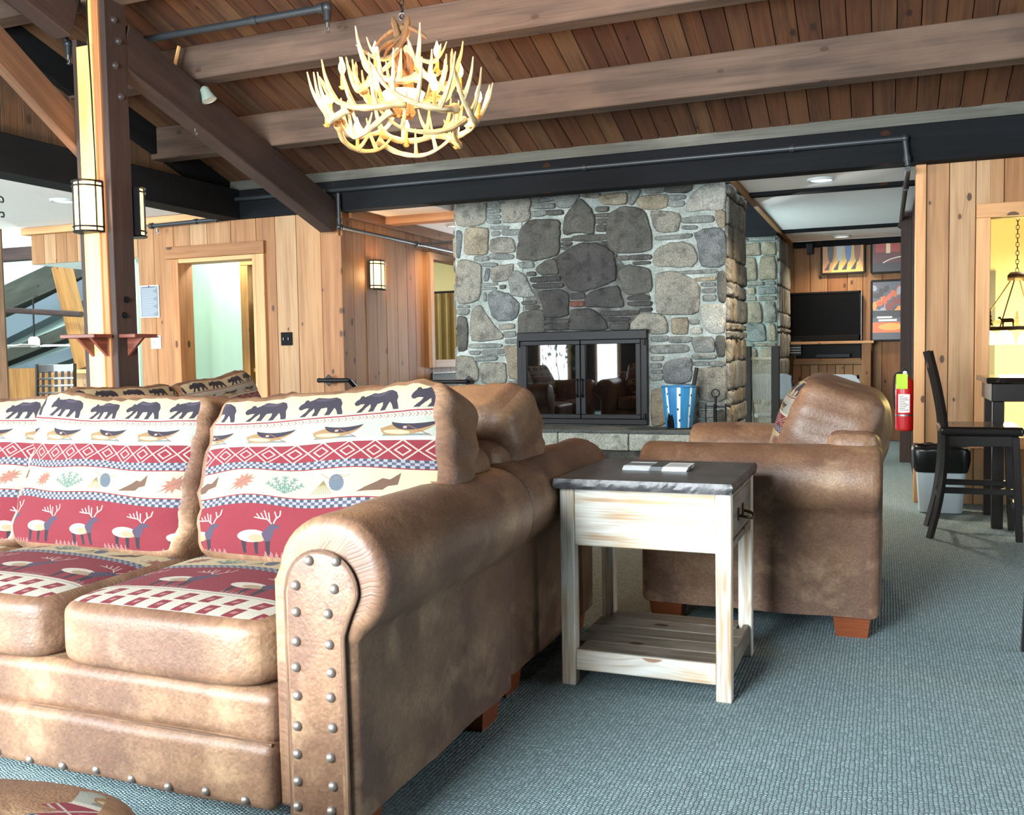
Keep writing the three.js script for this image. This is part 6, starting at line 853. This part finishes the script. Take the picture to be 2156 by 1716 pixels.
  // yellow room beyond the opening
  solo('wall_yellow_room', 'yellow wall of the dining room beyond the opening', 'wall', box(0.34, 0, -10.0, 4, 2.6, -10.1, 0), M.yellow, null, 'structure');
  solo('ceiling_dining', 'pale ceiling of the dining room beyond the opening', 'ceiling', box(0.34, 2.55, -7.1, 4, 2.62, -10.1, 0), M.yellow, null, 'structure');
  solo('wall_dining_end', 'yellow end wall of the dining room', 'wall', box(3.9, 0, -7.1, 4, 2.6, -10.1, 2), M.yellow, null, 'structure');
  { const a = onZ(2085, 570, -9.95), d = onZ(2093, 872, -9.95); solo('tall_panel', 'slim grey panel on the dining room wall', 'panel', box(a.x - 0.02, d.y, -9.95, d.x, a.y, -10.0, 1), std({ color: '#6f7069', roughness: 0.6 })); }
  const Zd = -8.5, P = (x, y) => onZ(x, y, Zd), ctr = P(2140, 692), d = thing('rustic_chandelier', 'rustic iron chandelier with deer and pine cutouts in the yellow room', 'chandelier', [ctr.x, ctr.y, Zd]), R = 0.31, lt = std({ color: '#3a2a1c', roughness: 0.6, metalness: 0.3 });
  mesh('iron_ring', (() => { const g = new THREE.CylinderGeometry(R, R, 0.03, 40, 1, true); const h = new THREE.CylinderGeometry(R - 0.012, R - 0.012, 0.03, 40, 1, true); return merge([g, h, moved(new THREE.RingGeometry(R - 0.012, R, 40).rotateX(-Math.PI / 2), 0, 0.015, 0), moved(new THREE.RingGeometry(R - 0.012, R, 40).rotateX(Math.PI / 2), 0, -0.015, 0)]); })(), std({ color: '#3a2a1c', roughness: 0.6, side: THREE.DoubleSide }), d);
  const dish = P(2138, 585).y - ctr.y; mesh('hub_dish', moved(lathe([[0.001, 0.05], [0.05, 0.045], [0.07, 0.02], [0.068, -0.02], [0.001, -0.022]], 20), 0, dish, 0), lt, d); for (let k = 0; k < 4; k++) { const a = k * 1.571 + 0.5; mesh('support_rod', rod(V(Math.cos(a) * 0.05, dish - 0.02, Math.sin(a) * 0.05), V(Math.cos(a) * (R - 0.01), 0.01, Math.sin(a) * (R - 0.01)), 0.005, 8), lt, d); const s = mesh('glass_shade', moved(lathe([[0.02, 0.05], [0.05, 0.03], [0.072, -0.03], [0.078, -0.065], [0.074, -0.065], [0.046, 0.025]], 20), Math.cos(a) * (R - 0.09), -0.06, Math.sin(a) * (R - 0.09)), new THREE.MeshStandardMaterial({ color: '#fff3d8', emissive: tint('#ffe39a'), emissiveIntensity: 2.6, side: THREE.DoubleSide }), d); }
  const gl = []; for (let y = dish + 0.06, k = 0; y < 2.55 - ctr.y; y += 0.034, k++) { const g = new THREE.TorusGeometry(0.016, 0.003, 6, 12); g.scale(0.75, 1.25, 1); if (k % 2) g.rotateY(Math.PI / 2); gl.push(moved(g, 0, y, 0)); } mesh('chain', merge(gl), lt, d);
  const cut = (pts, s, a, nm) => { const sh = new THREE.Shape(pts.map((q) => new THREE.Vector2(q[0] * s, q[1] * s))), g = new THREE.ExtrudeGeometry(sh, { depth: 0.004, bevelEnabled: false }); g.rotateY(Math.PI / 2 - a); mesh(nm, moved(g, Math.cos(a) * R, 0.012, Math.sin(a) * R), lt, d); };
  const TREE = [[-.03, 0], [-.03, .1], [-.2, .1], [-.06, .3], [-.16, .3], [-.05, .5], [-.12, .5], [-.03, .72], [-.07, .72], [0, 1], [.07, .72], [.03, .72], [.12, .5], [.05, .5], [.16, .3], [.06, .3], [.2, .1], [.03, .1], [.03, 0]];
  const DEER = [[-.5, .55], [-.44, .6], [-.34, .62], [-.3, .5], [.3, .5], [.4, .42], [.38, 0], [.32, 0], [.3, .26], [-.14, .26], [-.16, 0], [-.22, 0], [-.26, .3], [-.36, .46], [-.48, .5]];
  for (let k = 0; k < 5; k++) { const a = k * 1.2566 + 1.9; cut(DEER, 0.13, a, 'deer_cutout'); cut(TREE, 0.15, a + 0.42, 'pine_cutout'); cut(TREE, 0.15, a + 0.72, 'pine_cutout'); }
  const l = new THREE.PointLight(tint('#ffe08a'), 14, 0, 2); l.castShadow = true; l.position.set(0, -0.16, 0); l.shadow.radius = 6; d.add(l);
  downlight('recessed ceiling light in the yellow room', 1.6, 2.545, -8.9, 30);
}
// ---------- dark chair in the side room, plant by the rear window (mirrored in the fire doors) ----------
{
  const k = copyOf(scene.getObjectByName('pub_chair'), [onZ(103, 800, -7.6).x, 0, -7.65], -0.9, 'dark wooden chair with ladder back in the side room', 'dark pub chairs');
  const p = thing('potted_fig', 'leafy potted fig tree beside the rear window', 'plant', [-5.45, 0, 1.0]), q = rng(31), gs = [];
  mesh('pot', lathe([[0.001, 0], [0.13, 0], [0.17, 0.3], [0.155, 0.3], [0.14, 0.26], [0.001, 0.26]], 24), std({ color: '#6a4a38', roughness: 0.7 }), p); mesh('stem', tube([V(0, 0.24, 0), V(0.03, 0.6, 0.01), V(-0.02, 1.0, 0), V(0.02, 1.35, 0.02)], (t) => 0.018 - t * 0.01, 20, 8), M.rafter, p);
  for (let i = 0; i < 170; i++) { const s = new THREE.Shape(); s.moveTo(0, 0); s.quadraticCurveTo(0.03, 0.04, 0, 0.1); s.quadraticCurveTo(-0.03, 0.04, 0, 0); const g = new THREE.ShapeGeometry(s, 3); g.rotateX(q() * 2 - 1.6); g.rotateY(q() * 6.28); const a = q() * 6.28, R = 0.34 * Math.sqrt(q()); moved(g, Math.cos(a) * R, 0.75 + q() * 0.85, Math.sin(a) * R); gs.push(g); }
  const f = mesh('foliage', merge(gs), std({ color: '#3f6a35', roughness: 0.6, side: THREE.DoubleSide }), p); f.userData.kind = 'stuff';
}

{ // added windows, out of sight, put in to brighten the television room and stairwell ceilings
  const w2 = thing('window_13', 'unseen narrow window added to brighten the stairwell ceiling', 'window', [-3.88, 1.35, -11.66], 0, 'daylight windows', 'structure');
  mesh('frame', merge([box(-0.3, -0.8, -0.06, -0.24, 0.8, 0.06, 1), box(0.24, -0.8, -0.06, 0.3, 0.8, 0.06, 1), box(-0.239, 0.73, -0.06, 0.239, 0.8, 0.06, 0), box(-0.239, -0.8, -0.06, 0.239, -0.73, 0.06, 0)]), M.trimWood, w2);
  mesh('pane', box(-0.24, -0.73, 0.0, 0.24, 0.73, 0.006), phys({ color: '#ffffff', transmission: 1, roughness: 0.02, thickness: 0 }), w2);
  const w = thing('window_12', 'unseen tall window added to brighten the television room ceiling', 'window', [-2.86, 1.3, -11.66], 0, 'daylight windows', 'structure');
  mesh('frame', merge([box(-0.5, -0.9, -0.06, -0.44, 0.9, 0.06, 1), box(0.44, -0.9, -0.06, 0.5, 0.9, 0.06, 1), box(-0.439, 0.83, -0.06, 0.439, 0.9, 0.06, 0), box(-0.439, -0.9, -0.06, 0.439, -0.83, 0.06, 0)]), M.trimWood, w);
  mesh('pane', box(-0.44, -0.83, 0.0, 0.44, 0.83, 0.006), phys({ color: '#ffffff', transmission: 1, roughness: 0.02, thickness: 0 }), w);
}
renderer.render(scene, camera);
